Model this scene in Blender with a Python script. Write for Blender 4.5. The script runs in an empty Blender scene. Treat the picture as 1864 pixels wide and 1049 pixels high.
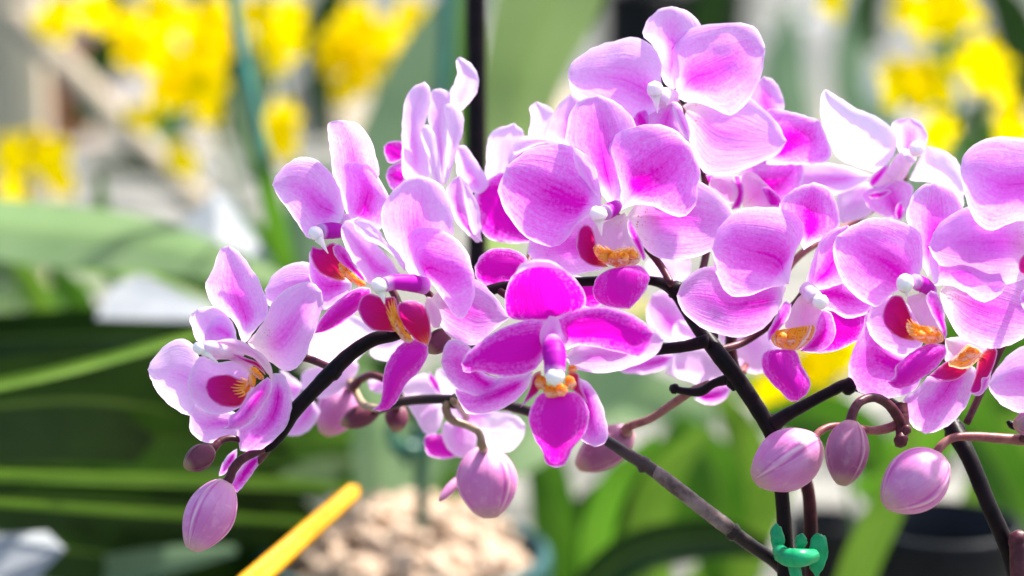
import bpy, bmesh, math, random
import numpy as np
from mathutils import Vector, Matrix, noise

random.seed(7)
sc = bpy.context.scene
COL = sc.collection

# ---------------------------------------------------------------- camera, light, exposure
LENS, SENS, W, H = 100.0, 36.0, 1864.0, 1049.0
FX = W*LENS/SENS
PITCH = math.radians(-12.0)
CAMLOC = Vector((0.0, 0.0, 1.25))
FOCUS = 0.600
cam_d = bpy.data.cameras.new('camera')
cam = bpy.data.objects.new('camera', cam_d)
COL.objects.link(cam)
cam.location = CAMLOC
cam.rotation_euler = (math.radians(90)+PITCH, 0, 0)
cam_d.lens = LENS; cam_d.sensor_width = SENS
cam_d.clip_start = 0.01; cam_d.clip_end = 500
cam_d.dof.use_dof = True
cam_d.dof.focus_distance = FOCUS
cam_d.dof.aperture_fstop = 9.0
sc.camera = cam
CR = cam.rotation_euler.to_matrix()

def at(px, py, d):
    """a pixel of the photograph and a distance along the lens axis (m) -> a place in the world"""
    v = Vector(((px-W/2)*d/FX, -(py-H/2)*d/FX, -d))
    return CR @ v + CAMLOC

SUN_DIR = Vector((0.42, 0.37, 0.83)).normalized()
el = math.asin(SUN_DIR.z); az = math.atan2(SUN_DIR.x, SUN_DIR.y)
world = bpy.data.worlds.new('World'); sc.world = world
world.use_nodes = True
wn = world.node_tree.nodes; wl = world.node_tree.links
wn.clear()
wo = wn.new('ShaderNodeOutputWorld'); bg = wn.new('ShaderNodeBackground')
sky = wn.new('ShaderNodeTexSky'); sky.sky_type = 'NISHITA'; sky.sun_disc = False
sky.sun_elevation = el; sky.sun_rotation = az
sky.air_density = 1.0; sky.dust_density = 3.0; sky.ozone_density = 0.6
bg.inputs[1].default_value = 0.105
wl.new(sky.outputs[0], bg.inputs[0]); wl.new(bg.outputs[0], wo.inputs[0])
sl = bpy.data.lights.new('sun', 'SUN'); sl.energy = 4.0; sl.angle = math.radians(1.0)
sl.color = (1.0, 0.95, 0.88)
so = bpy.data.objects.new('sun', sl); COL.objects.link(so)
so.rotation_euler = SUN_DIR.to_track_quat('Z', 'Y').to_euler()
so.location = (1, 1, 4)
sc.view_settings.view_transform = 'Standard'
sc.view_settings.look = 'None'
sc.view_settings.exposure = 1.70
sc.view_settings.gamma = 1.0
try: sc.view_settings.use_curve_mapping = False
except Exception: pass
sc.cycles.max_bounces = 10
sc.cycles.transmission_bounces = 8
sc.cycles.diffuse_bounces = 5
sc.cycles.sample_clamp_indirect = 6

# ---------------------------------------------------------------- materials
def newmat(name):
    m = bpy.data.materials.new(name); m.use_nodes = True
    nt = m.node_tree; nt.nodes.clear()
    return m, nt, nt.nodes, nt.links

class NB:
    """small node builder"""
    def __init__(s, name):
        s.m, s.nt, s.n, s.l = newmat(name)
    def new(s, t, **kw):
        x = s.n.new(t)
        for k, v in kw.items(): setattr(x, k, v)
        return x
    def put(s, sock, v):
        if v is None: return
        if hasattr(v, 'is_linked') or isinstance(v, bpy.types.NodeSocket): s.l.new(v, sock)
        else:
            try: sock.default_value = v
            except Exception: sock.default_value = (*v, 1.0)
    def math(s, op, a, b=None, c=None, clamp=False):
        x = s.new('ShaderNodeMath', operation=op); x.use_clamp = clamp
        s.put(x.inputs[0], a); s.put(x.inputs[1], b)
        if c is not None: s.put(x.inputs[2], c)
        return x.outputs[0]
    def mr(s, v, a, b, c=0.0, d=1.0, smooth=True):
        x = s.new('ShaderNodeMapRange')
        if smooth: x.interpolation_type = 'SMOOTHSTEP'
        s.put(x.inputs[0], v)
        for i, k in enumerate((a, b, c, d)): s.put(x.inputs[i+1], k)
        return x.outputs[0]
    def mix(s, f, a, b, blend='MIX'):
        x = s.new('ShaderNodeMix', data_type='RGBA', blend_type=blend)
        s.put(x.inputs[0], f); s.put(x.inputs[6], a); s.put(x.inputs[7], b)
        return x.outputs[2]
    def attr(s, name):
        return s.new('ShaderNodeAttribute', attribute_name=name).outputs['Fac']
    def comb(s, x, y, z=0.0):
        c = s.new('ShaderNodeCombineXYZ')
        s.put(c.inputs[0], x); s.put(c.inputs[1], y); s.put(c.inputs[2], z)
        return c.outputs[0]
    def noise(s, vec, scale, detail=3.0, rough=0.5, dist=0.0):
        x = s.new('ShaderNodeTexNoise')
        if vec is not None: s.l.new(vec, x.inputs['Vector'])
        x.inputs['Scale'].default_value = scale; x.inputs['Detail'].default_value = detail
        x.inputs['Roughness'].default_value = rough; x.inputs['Distortion'].default_value = dist
        return x.outputs[0]
    def obj(s): return s.new('ShaderNodeTexCoord').outputs['Object']
    def ramp(s, f, stops):
        x = s.new('ShaderNodeValToRGB'); s.put(x.inputs[0], f)
        cr = x.color_ramp
        while len(cr.elements) < len(stops): cr.elements.new(0.5)
        for e, (p, c) in zip(cr.elements, stops): e.position = p; e.color = (*c, 1)
        return x.outputs[0]
    def bump(s, h, strength=0.3, dist=0.0003):
        b = s.new('ShaderNodeBump'); b.inputs['Strength'].default_value = strength
        b.inputs['Distance'].default_value = dist
        s.l.new(h, b.inputs['Height']); return b.outputs[0]
    def finish(s, col, rough=0.5, spec=0.4, trans=0.0, tcol=None, normal=None, sss=0.0, coat=0.0):
        p = s.new('ShaderNodeBsdfPrincipled'); o = s.new('ShaderNodeOutputMaterial')
        s.put(p.inputs['Base Color'], col); s.put(p.inputs['Roughness'], rough)
        s.put(p.inputs['Specular IOR Level'], spec)
        if coat: p.inputs['Coat Weight'].default_value = coat; p.inputs['Coat Roughness'].default_value = 0.15
        if sss:
            p.inputs['Subsurface Weight'].default_value = sss
            p.inputs['Subsurface Radius'].default_value = (1.0, 0.5, 0.8)
            p.inputs['Subsurface Scale'].default_value = 0.002
        if normal is not None: s.l.new(normal, p.inputs['Normal'])
        if trans:
            t = s.new('ShaderNodeBsdfTranslucent'); s.put(t.inputs[0], tcol if tcol is not None else col)
            if normal is not None: s.l.new(normal, t.inputs['Normal'])
            mx = s.new('ShaderNodeMixShader'); s.put(mx.inputs[0], trans)
            s.l.new(p.outputs[0], mx.inputs[1]); s.l.new(t.outputs[0], mx.inputs[2])
            s.l.new(mx.outputs[0], o.inputs[0])
        else: s.l.new(p.outputs[0], o.inputs[0])
        return s.m

WHITE = (0.90, 0.78, 0.94); LAV = (0.88, 0.52, 0.93); PINK = (0.87, 0.20, 0.84); DEEP = (0.77, 0.006, 0.60)

def petal_material(name, speckle=False, lip=False, crim=False, throat=False):
    b = NB(name)
    u, v, ed, tone, sd = b.attr('pu'), b.attr('pv'), b.attr('ed'), b.attr('tone'), b.attr('sd')
    av = b.math('ABSOLUTE', v)
    # fan of veins: lines run along the petal and open towards the tip
    nvec = b.comb(b.math('ADD', b.math('MULTIPLY', v, 9.0), sd), b.math('MULTIPLY', u, 1.6), sd)
    vein = b.noise(nvec, 1.6, 4, 0.6, 0.6)
    fine = b.noise(b.obj(), 1500, 3, 0.65)
    big = b.noise(b.obj(), 110, 2, 0.5)
    fan = b.math('DIVIDE', v, b.math('ADD', b.math('MULTIPLY', u, 0.35), 0.65))
    rn = b.noise(b.comb(b.math('ADD', b.math('MULTIPLY', fan, 11.0), sd), b.math('MULTIPLY', u, 1.1), sd), 1.0, 2, 0.5, 0.5)
    line = b.mr(b.math('ABSOLUTE', b.math('SUBTRACT', rn, 0.5)), 0.035, 0.0)
    line = b.math('MULTIPLY', line, b.mr(b.noise(b.obj(), 500, 2), 0.35, 0.6))
    edn = b.math('ADD', ed, b.math('MULTIPLY', b.math('SUBTRACT', vein, 0.5), 0.9))
    inner = b.math('ADD', b.math('MULTIPLY', b.mr(edn, -0.1, 0.5 if lip else 0.8), 0.72 if not lip else 0.85), b.math('MULTIPLY', b.mr(ed, 0.3, 3.5), 0.28 if not lip else 0.15))
    rim = b.mr(ed, 0.0, 0.30 if not lip else 0.22)
    # flush of magenta along the lower midrib
    along = b.math('MULTIPLY', b.mr(u, 0.06, 0.30), b.mr(u, 0.95, 0.30))
    across = b.mr(av, 0.80, 0.0)
    core = b.math('MULTIPLY', along, b.math('POWER', across, 1.8))
    midrib = b.math('MULTIPLY', b.mr(av, 0.045, 0.0), b.mr(u, 0.75, 0.15))
    t = b.math('MULTIPLY', tone, b.math('ADD', 0.22, b.math('MULTIPLY', inner, 0.57)))
    t = b.math('ADD', t, b.math('MULTIPLY', b.math('MULTIPLY', core, tone), 0.84))
    t = b.math('ADD', t, b.math('MULTIPLY', b.math('MULTIPLY', midrib, tone), 0.42))
    t = b.math('ADD', t, b.math('MULTIPLY', b.math('MULTIPLY', b.math('SUBTRACT', vein, 0.5), 0.6), tone))
    t = b.math('ADD', t, b.math('MULTIPLY', b.math('MULTIPLY', b.math('SUBTRACT', fine, 0.5), 0.85), tone))
    t = b.math('ADD', t, b.math('MULTIPLY', b.math('MULTIPLY', b.math('SUBTRACT', big, 0.5), 0.35), tone))
    t = b.math('ADD', t, b.math('MULTIPLY', b.math('MULTIPLY', line, tone), 0.17))
    if not lip:
        basew = b.math('MULTIPLY', b.mr(u, 0.27, 0.03), 0.75)
        t = b.math('MULTIPLY', t, b.math('SUBTRACT', 1.0, basew))
    t = b.math('MULTIPLY', t, b.mr(rim, 0.0, 1.0, 0.15 if lip else 0.5, 1.0), clamp=True)
    c = b.ramp(t, [(0.0, WHITE), (0.30, LAV), (0.62, PINK), (1.0, DEEP)])
    if crim:
        rimc = b.mr(ed, 0.30, 0.05)
        cr = b.ramp(b.math('ADD', u, b.math('MULTIPLY', b.math('SUBTRACT', vein, .5), .35)), [(0.0, (0.85, 0.30, 0.04)), (0.14, (0.62, 0.010, 0.07)), (0.5, (0.60, 0.004, 0.17)), (1.0, (0.64, 0.01, 0.45))])
        c = b.mix(b.mr(edn, 0.05, 0.5), b.mix(0.5, c, cr), cr)
        c = b.mix(b.math('MULTIPLY', rimc, 0.6), c, (0.86, 0.45, 0.80))
        # yellow hairs at the throat end
        st = b.noise(b.comb(b.math('MULTIPLY', v, 14.0), b.math('MULTIPLY', u, 0.8), sd), 1.0, 1)
        yl = b.math('MULTIPLY', b.mr(u, 0.30, 0.02), b.mr(st, 0.48, 0.56))
        c = b.mix(yl, c, (0.95, 0.50, 0.12))
    if throat:
        c = b.mix(0.45, c, (0.90, 0.62, 0.70))
    if speckle:
        vo = b.new('ShaderNodeTexVoronoi'); vo.inputs['Scale'].default_value = 1500
        b.l.new(b.obj(), vo.inputs['Vector'])
        dots = b.mr(vo.outputs['Distance'], 0.34, 0.22)
        zone = b.math('MULTIPLY', b.mr(u, 0.42, 0.12), b.mr(b.noise(b.obj(), 260, 1), 0.42, 0.60))
        zone = b.math('MULTIPLY', zone, b.mr(ed, 0.5, 2.0))
        wz = b.math('MULTIPLY', b.mr(u, 0.45, 0.10), 0.72)
        c = b.mix(wz, c, (0.95, 0.83, 0.82))
        c = b.mix(b.math('MULTIPLY', b.math('MULTIPLY', dots, zone), 0.75), c, (0.62, 0.10, 0.16))
    tc = b.mix(1.0, c, c, 'MULTIPLY'); tc = b.mix(0.45, c, tc)
    h = b.math('ADD', b.math('MULTIPLY', vein, 0.9), b.math('MULTIPLY', fine, 0.28))
    return b.finish(c, rough=0.38 if lip else 0.55, spec=0.28 if lip else 0.14, trans=0.55, tcol=tc,
                    normal=b.bump(h, 0.8, 0.00028))

M = {}
M['petal'] = petal_material('orchid_petal')
M['sepal'] = petal_material('orchid_speckled_sepal', speckle=True)
M['lip'] = petal_material('orchid_lip', lip=True)
M['lobe'] = petal_material('orchid_side_lobe', lip=True, crim=True)
M['throat'] = petal_material('orchid_throat', throat=True, speckle=True)

def callus_material():
    b = NB('orchid_callus')
    u, v, sd = b.attr('pu'), b.attr('pv'), b.attr('sd')
    st = b.noise(b.comb(b.math('MULTIPLY', v, 7.0), b.math('MULTIPLY', u, 1.4), sd), 1.0, 2, 0.6, 0.4)
    sp = b.noise(b.obj(), 1700, 2)
    c = b.ramp(u, [(0.0, (0.97, 0.62, 0.25)), (0.35, (0.97, 0.46, 0.03)), (0.75, (0.97, 0.42, 0.02)), (1.0, (0.95, 0.78, 0.55))])
    stripes = b.mr(b.noise(b.comb(b.math('MULTIPLY', v, 12.0), b.math('MULTIPLY', u, 0.8), sd), 1.0, 1, 0.5, 0.3), 0.50, 0.57)
    mid = b.mr(b.math('ABSOLUTE', b.math('SUBTRACT', v, 0.05)), 0.62, 0.30)
    c = b.mix(b.math('MAXIMUM', mid, stripes), (0.95, 0.78, 0.66), c)
    c = b.mix(b.math('MULTIPLY', b.mr(st, 0.54, 0.62), 0.6), c, (0.86, 0.16, 0.02))
    c = b.mix(b.math('MULTIPLY', b.mr(sp, 0.58, 0.66), 0.7), c, (0.66, 0.10, 0.02))
    return b.finish(c, 0.45, 0.25, trans=0.5, normal=b.bump(sp, 0.2, 0.0002))
M['callus'] = callus_material()

def simple(name, c1, c2, scale, rough=0.5, spec=0.4, trans=0.0, stretch=None, bump=0.3, bd=0.0004, lo=0.35, hi=0.65, sss=0.0, coat=0.0, c3=None):
    b = NB(name); vec = b.obj()
    if stretch:
        mp = b.new('ShaderNodeMapping'); mp.inputs['Scale'].default_value = stretch
        b.l.new(vec, mp.inputs['Vector']); vec = mp.outputs[0]
    n = b.noise(vec, scale, 5, 0.6, 0.2)
    c = b.mix(b.mr(n, lo, hi), c1, c2)
    if c3 is not None: c = b.mix(b.mr(b.noise(vec, scale*0.31, 3), 0.52, 0.66), c, c3)
    return b.finish(c, rough, spec, trans, normal=b.bump(n, bump, bd), sss=sss, coat=coat)

M['cap'] = simple('anther_cap_white', (0.95, 0.86, 0.86), (0.96, 0.93, 0.85), 400, 0.35, 0.5, sss=0.4, bump=0.1)
def column_material():
    b = NB('orchid_column'); u = b.attr('pu')
    n = b.noise(b.obj(), 500, 3)
    c = b.ramp(b.math('ADD', u, b.math('MULTIPLY', b.math('SUBTRACT', n, .5), .2)), [(0.0, (0.80, 0.40, 0.84)), (0.25, (0.52, 0.012, 0.46)), (0.8, (0.52, 0.012, 0.46)), (1.0, (0.85, 0.5, 0.88))])
    return b.finish(c, 0.5, 0.12, trans=0.3, normal=b.bump(n, .2))
M['column'] = column_material()
M['columnpale'] = simple('orchid_pale_column', (0.86, 0.58, 0.82), (0.92, 0.78, 0.90), 300, 0.4, 0.4, trans=0.3)
M['stem'] = simple('dark_orchid_stem', (0.003, 0.0015, 0.002), (0.010, 0.004, 0.006), 260, 0.42, 0.12, stretch=(1, 1, 1), bump=0.5, bd=0.0003)
M['stembrown'] = simple('brown_orchid_stem', (0.006, 0.003, 0.003), (0.022, 0.011, 0.010), 220, 0.4, 0.3, bump=0.5, bd=0.0003, c3=(0.055, 0.035, 0.03))
M['pedicel'] = simple('brownish_pink_pedicel', (0.20, 0.05, 0.055), (0.30, 0.12, 0.10), 260, 0.42, 0.25, bump=0.3)
M['pedicelolive'] = simple('olive_pedicel', (0.22, 0.15, 0.07), (0.36, 0.27, 0.16), 260, 0.42, 0.45, bump=0.3)
M['pediceldark'] = simple('plum_pedicel', (0.05, 0.008, 0.014), (0.10, 0.022, 0.030), 260, 0.4, 0.25, bump=0.3)
def bud_material(name, ca, cb, cs, ct):
    b = NB(name); u, sm = b.attr('pu'), b.attr('seam')
    mp = b.new('ShaderNodeMapping'); b.l.new(b.obj(), mp.inputs['Vector'])
    n = b.noise(mp.outputs[0], 420, 4, 0.6, 0.5); n2 = b.noise(b.obj(), 90, 2)
    lines = b.noise(b.comb(b.math('MULTIPLY', b.attr('pv'), 26.0), b.math('MULTIPLY', u, 1.5)), 1.0, 3)
    c = b.mix(b.mr(n2, 0.35, 0.65), ca, cb)
    c = b.mix(b.math('MULTIPLY', b.mr(lines, 0.40, 0.8), 0.22), c, cs)
    c = b.mix(b.math('MULTIPLY', b.mr(sm, 0.35, 0.95), 0.8), c, ct)
    c = b.mix(b.math('MULTIPLY', b.math('MULTIPLY', b.mr(sm, 0.01, 0.08), b.mr(sm, 0.45, 0.2)), 0.7), c, cs)
    c = b.mix(b.math('MULTIPLY', b.mr(u, 0.80, 1.0), 0.5), c, (0.45, 0.34, 0.16))
    c = b.mix(b.math('MULTIPLY', b.mr(u, 0.16, 0.0), 0.4), c, (0.62, 0.42, 0.32))
    c = b.mix(b.math('MULTIPLY', b.mr(n, 0.5, 0.72), 0.25), c, ct)
    return b.finish(c, 0.45, 0.25, sss=0.2, normal=b.bump(b.math('ADD', n, lines), 0.35, 0.0003))
M['bud'] = bud_material('pink_bud', (0.58, 0.17, 0.42), (0.66, 0.28, 0.52), (0.52, 0.07, 0.34), (0.84, 0.52, 0.60))
M['budmauve'] = bud_material('mauve_bud', (0.28, 0.06, 0.15), (0.36, 0.13, 0.24), (0.26, 0.04, 0.13), (0.56, 0.34, 0.36))
M['budplum'] = bud_material('plum_bud', (0.08, 0.012, 0.03), (0.14, 0.03, 0.06), (0.06, 0.01, 0.02), (0.24, 0.09, 0.11))

M['gold'] = simple('golden_throat_hair', (0.95, 0.50, 0.05), (0.97, 0.62, 0.12), 400, 0.5, 0.2, trans=0.5)
def leaf_material(name, c1, c2, trans=0.4, rough=0.35, edge=None):
    b = NB(name); u, v = b.attr('pu'), b.attr('pv')
    n = b.noise(b.comb(b.math('MULTIPLY', v, 22.0), b.math('MULTIPLY', u, 1.2)), 1.0, 3)
    n2 = b.noise(b.obj(), 30, 3)
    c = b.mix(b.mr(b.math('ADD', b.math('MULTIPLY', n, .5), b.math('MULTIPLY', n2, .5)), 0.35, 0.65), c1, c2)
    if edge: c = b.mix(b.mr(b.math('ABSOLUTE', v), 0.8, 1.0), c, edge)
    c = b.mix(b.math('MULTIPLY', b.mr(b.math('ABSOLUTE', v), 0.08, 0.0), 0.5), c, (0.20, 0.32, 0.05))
    return b.finish(c, rough, 0.22, trans=trans, normal=b.bump(n, 0.3, 0.0005))
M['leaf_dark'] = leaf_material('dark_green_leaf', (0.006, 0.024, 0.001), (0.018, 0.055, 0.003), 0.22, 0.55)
M['leaf_mid'] = leaf_material('mid_green_leaf', (0.035, 0.12, 0.006), (0.075, 0.19, 0.012), 0.45, 0.5)
M['leaf_bright'] = leaf_material('bright_green_leaf', (0.10, 0.22, 0.015), (0.17, 0.31, 0.03), 0.5, 0.5)
M['leaf_pale'] = leaf_material('pale_greyish_leaf', (0.20, 0.33, 0.14), (0.32, 0.44, 0.22), 0.4, 0.3)
M['leaf_olive'] = leaf_material('light_olive_leaf', (0.20, 0.30, 0.09), (0.27, 0.37, 0.13), 0.45, 0.5)
M['leaf_teal'] = leaf_material('bluish_green_leaf', (0.13, 0.22, 0.12), (0.19, 0.29, 0.17), 0.4, 0.5)

def yellow_material():
    b = NB('yellow_orchid_petal'); u = b.attr('pu'); n = b.noise(b.obj(), 220, 3)
    c = b.mix(b.mr(n, .3, .7), (0.90, 0.68, 0.0), (0.92, 0.80, 0.0))
    c = b.mix(b.math('MULTIPLY', b.mr(u, 0.25, 0.0), b.mr(n, .45, .6)), c, (0.55, 0.20, 0.02))
    return b.finish(c, 0.8, 0.0, trans=0.5)
M['yellow'] = yellow_material()
M['stemgreen'] = simple('green_flower_stem', (0.06, 0.14, 0.03), (0.10, 0.20, 0.05), 80, 0.5)
M['tealstake'] = simple('teal_plastic_stake', (0.008, 0.12, 0.085), (0.012, 0.17, 0.12), 60, 0.35, 0.5, bump=0.1)
M['darkstake'] = simple('dark_green_stake', (0.005, 0.07, 0.04), (0.01, 0.10, 0.06), 60, 0.35, 0.5, bump=0.1)
M['clip'] = simple('green_plastic_clip', (0.005, 0.36, 0.13), (0.015, 0.50, 0.20), 200, 0.28, 0.5, trans=0.35, bump=0.15)
M['tealpot'] = simple('teal_plastic_pot', (0.003, 0.045, 0.05), (0.006, 0.065, 0.068), 60, 0.45, 0.3, bump=0.1)
M['blackpot'] = simple('black_plastic_pot', (0.003, 0.004, 0.005), (0.008, 0.009, 0.012), 60, 0.45, 0.15, bump=0.1)
M['whitepot'] = simple('white_plastic_pot', (0.70, 0.70, 0.68), (0.80, 0.80, 0.78), 20, 0.4, 0.5, bump=0.1)
M['greypot'] = simple('grey_plastic_pot', (0.22, 0.23, 0.24), (0.32, 0.33, 0.34), 20, 0.5, 0.4, bump=0.1)
M['redpot'] = simple('terracotta_pot', (0.34, 0.12, 0.06), (0.42, 0.17, 0.09), 30, 0.7, 0.3)
M['soil'] = simple('potting_mix', (0.02, 0.014, 0.01), (0.09, 0.06, 0.04), 160, 0.9, 0.2, bump=1.0, bd=0.002)
M['bark'] = simple('pale_bark_chip', (0.40, 0.28, 0.19), (0.62, 0.48, 0.35), 120, 0.85, 0.2, bump=0.8, bd=0.001)
M['wood'] = simple('weathered_wood', (0.26, 0.21, 0.14), (0.40, 0.34, 0.24), 22, 0.75, 0.25, stretch=(6, 6, .6), bump=0.5, bd=0.002)
M['postwood'] = simple('pale_post_wood', (0.48, 0.40, 0.28), (0.60, 0.52, 0.38), 22, 0.75, 0.2, stretch=(6, 6, .6), bump=0.5, bd=0.002)
M['darkred'] = simple('dark_red_stem', (0.020, 0.002, 0.004), (0.05, 0.006, 0.010), 200, 0.4, 0.2, bump=0.4)
M['sheath'] = simple('dry_papery_sheath', (0.08, 0.05, 0.045), (0.30, 0.22, 0.20), 150, 0.5, 0.3, trans=0.15, bump=0.6, bd=0.0004)
M['concrete'] = simple('pale_concrete', (0.13, 0.13, 0.11), (0.21, 0.205, 0.18), 9, 0.85, 0.25, bump=0.4, bd=0.003)
M['gravel'] = simple('pale_gravel_ground', (0.03, 0.035, 0.03), (0.20, 0.195, 0.19), 12, 0.9, 0.2, bump=1.0, bd=0.01, c3=(0.06, 0.09, 0.03))
M['metal'] = simple('galvanised_bench', (0.20, 0.23, 0.26), (0.32, 0.35, 0.38), 12, 0.45, 0.5, bump=0.2)
M['paper'] = simple('white_label', (0.24, 0.26, 0.27), (0.31, 0.32, 0.33), 60, 0.6, 0.2, bump=0.1)
M['strap'] = simple('yellow_plastic_strap', (0.66, 0.29, 0.0), (0.74, 0.36, 0.0), 300, 0.5, 0.2, trans=0.12, bump=0.6, bd=0.0006)

# ---------------------------------------------------------------- object helpers
def link(o, parent=None):
    COL.objects.link(o)
    if parent is not None: o.parent = parent
    return o

def worldloc(o):
    p = Vector((0, 0, 0))
    while o is not None:
        p += o.location; o = o.parent
    return p

def tag(o, label=None, cat=None, group=None, kind=None):
    if label: o['label'] = label
    if cat: o['category'] = cat
    if group: o['group'] = group
    if kind: o['kind'] = kind
    return o

def empty(name, loc, label, cat, group=None):
    o = bpy.data.objects.new(name, None); o.empty_display_size = 0.01
    o.location = loc; link(o)
    return tag(o, label, cat, group)

class G:
    """gathers geometry with per-vertex attributes, in world coordinates"""
    def __init__(s):
        s.v = []; s.f = []; s.fm = []; s.a = {k: [] for k in ('pu', 'pv', 'ed', 'tone', 'sd', 'seam')}
        s.mats = []
    def slot(s, m):
        if m not in s.mats: s.mats.append(m)
        return s.mats.index(m)
    def add(s, verts, faces, mat, **at_):
        o = len(s.v); s.v += [tuple(p) for p in verts]
        k = s.slot(mat)
        for f in faces: s.f.append(tuple(i+o for i in f)); s.fm.append(k)
        n = len(verts)
        for key in s.a:
            x = at_.get(key, 0.0)
            s.a[key] += list(x) if hasattr(x, '__len__') else [x]*n
    def grid(s, P, nu, nv, mat, wrap=False, **at_):
        f = []
        for i in range(nu-1):
            for j in range(nv if wrap else nv-1):
                k = (j+1) % nv
                f.append((i*nv+j, i*nv+k, (i+1)*nv+k, (i+1)*nv+j))
        s.add(P, f, mat, **at_)
    def build(s, name, parent=None, origin=None, smooth=True):
        if not s.v: return None
        V = np.array(s.v)
        if origin is None: origin = Vector(V.mean(axis=0))
        V = V - np.array(origin)
        me = bpy.data.meshes.new(name)
        me.from_pydata(V.tolist(), [], s.f); me.update()
        for m in s.mats: me.materials.append(M[m] if isinstance(m, str) else m)
        me.polygons.foreach_set('material_index', s.fm)
        me.polygons.foreach_set('use_smooth', [smooth]*len(s.f))
        for k, x in s.a.items():
            if any(x):
                at_ = me.attributes.new(k, 'FLOAT', 'POINT'); at_.data.foreach_set('value', x)
        o = bpy.data.objects.new(name, me)
        link(o, parent)
        o.location = Vector(origin) - (worldloc(parent) if parent is not None else Vector((0, 0, 0)))
        return o

def catmull(pts, n, closed=False):
    """n points spaced evenly along a smooth curve through pts (numpy)"""
    P = np.array(pts, float); m = len(P)
    if m == 2: 
        t = np.linspace(0, 1, n)[:, None]; return P[0]*(1-t)+P[1]*t
    Q = np.vstack([2*P[0]-P[1], P, 2*P[-1]-P[-2]])
    out = []
    for i in range(m-1):
        p0, p1, p2, p3 = Q[i], Q[i+1], Q[i+2], Q[i+3]
        t = np.linspace(0, 1, 12, endpoint=False)[:, None]
        # centripetal-like damping keeps the outline from overshooting
        m1 = (p2-p0)*0.5; m2 = (p3-p1)*0.5
        L = np.linalg.norm((p2-p1)[:2]) + 1e-9
        for mm in (m1, m2):
            l = np.linalg.norm(mm[:2])
            if l > 1.2*L: mm *= 1.2*L/l
        out.append((2*t**3-3*t**2+1)*p1+(t**3-2*t**2+t)*m1+(-2*t**3+3*t**2)*p2+(t**3-t**2)*m2)
    out = np.vstack(out+[P[-1:]])
    d = np.r_[0, np.cumsum(np.linalg.norm(np.diff(out[:, :2], axis=0), axis=1)+1e-9)]
    s = np.linspace(0, d[-1], n)
    return np.stack([np.interp(s, d, out[:, k]) for k in range(out.shape[1])], 1)

VIEW = dict(A=(240,420,1.668), B=(480,80,2.498), C=(560,380,2.6225), D=(780,440,2.017), E=(860,140,2.384),
    F=(1000,0,2.498), G=(1200,300,2.186), H=(1464,300,2.0175), I=(1364,120,3.086), J=(1030,620,2.235), L=(540,560,2.145),
    a=(250,430,3), b=(300,700,3), c=(480,450,3), d=(480,190,3), e=(690,90,3), f=(780,440,3), g=(1340,120,3),
    h=(1514,380,3), i=(1514,560,3), j=(1120,440,3), k=(700,640,3), l=(1340,699,3), p=(0,0,1))
def vp(view, pts):
    x0, y0, s = VIEW[view]
    return [(x0+pts[i]/s, y0+pts[i+1]/s) for i in range(0, len(pts), 2)]

PXMM = FOCUS/FX*1000
def s_edge(i, nu): return 1.0 if 2 < i else 0.0
def patch(g, mat, tone, view, pts, tip, depth, z, seed=None, res=(26, 19)):
    """a curved petal surface: outline (base ... tip ... back) with its own depth profile in mm.
    z = (base, tip, side A, side B, bow): how far base/tip/edges lie behind (+) or before (-) the flower's centre"""
    if seed is None: seed = random.random()*50
    P = vp(view, pts)
    nu, nv = res
    A = catmull(P[:tip+1], nu); B = catmull(P[tip:]+[P[0]], nu)[::-1]
    zb, zt, za, zz, bow = z
    ring = np.vstack([A, B[::-1]])
    out = []; U = []; Vv = []; E = []
    seg0 = ring[:-1]; seg1 = ring[1:]; dseg = seg1-seg0; l2 = (dseg**2).sum(1)+1e-9
    size = math.dist(P[0], P[tip])*PXMM
    for i in range(nu):
        u = i/(nu-1)
        # spacing denser near both ends so the rounded tip closes well
        uu = 0.5-0.5*math.cos(math.pi*u); uu = 0.55*u+0.45*uu
        x = uu*(nu-1); k = min(int(x), nu-2); fr = x-k
        a = A[k]*(1-fr)+A[k+1]*fr; b = B[k]*(1-fr)+B[k+1]*fr
        wid = np.linalg.norm(a-b)*PXMM
        for j in range(nv):
            v = -1+2*j/(nv-1)
            q = a*(1-v)/2+b*(1+v)/2
            jit = abs(v)**3*s_edge(i, nu)
            q = q+np.array([noise.noise(Vector((q[0]*.09, q[1]*.09, seed))), noise.noise(Vector((q[0]*.09, q[1]*.09, seed+9)))])*2.2*jit*min(1, size/12)
            t = np.clip(((q-seg0)*dseg).sum(1)/l2, 0, 1)
            ed = np.sqrt((((seg0+dseg*t[:, None])-q)**2).sum(1)).min()*PXMM
            s = math.sin(math.pi*min(1, uu*0.96+0.02))
            d = zb*(1-uu)+zt*uu+bow*s+(za if v < 0 else zz)*abs(v)**1.7*s**0.6
            # midrib groove, ripple, curling margin
            d += 0.035*min(wid, 20)*math.exp(-(v/0.12)**2)*(1-uu)
            nz = noise.noise(Vector((q[0]*0.018+seed, q[1]*0.018, seed)))
            n2 = noise.noise(Vector((q[0]*0.055, q[1]*0.055+seed, seed)))
            r = 0.4+0.6*abs(v)
            d += nz*1.5*r*min(1, size/14)*s + n2*0.35*r*s
            d += 0.45*max(0, 1-ed/0.9)**2*min(1, size/12)
            out.append(at(q[0], q[1], FOCUS+(depth+d)/1000)); U.append(uu); Vv.append(v); E.append(ed)
    g.grid(out, nu, nv, mat, pu=U, pv=Vv, ed=E, tone=tone, sd=seed)

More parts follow.
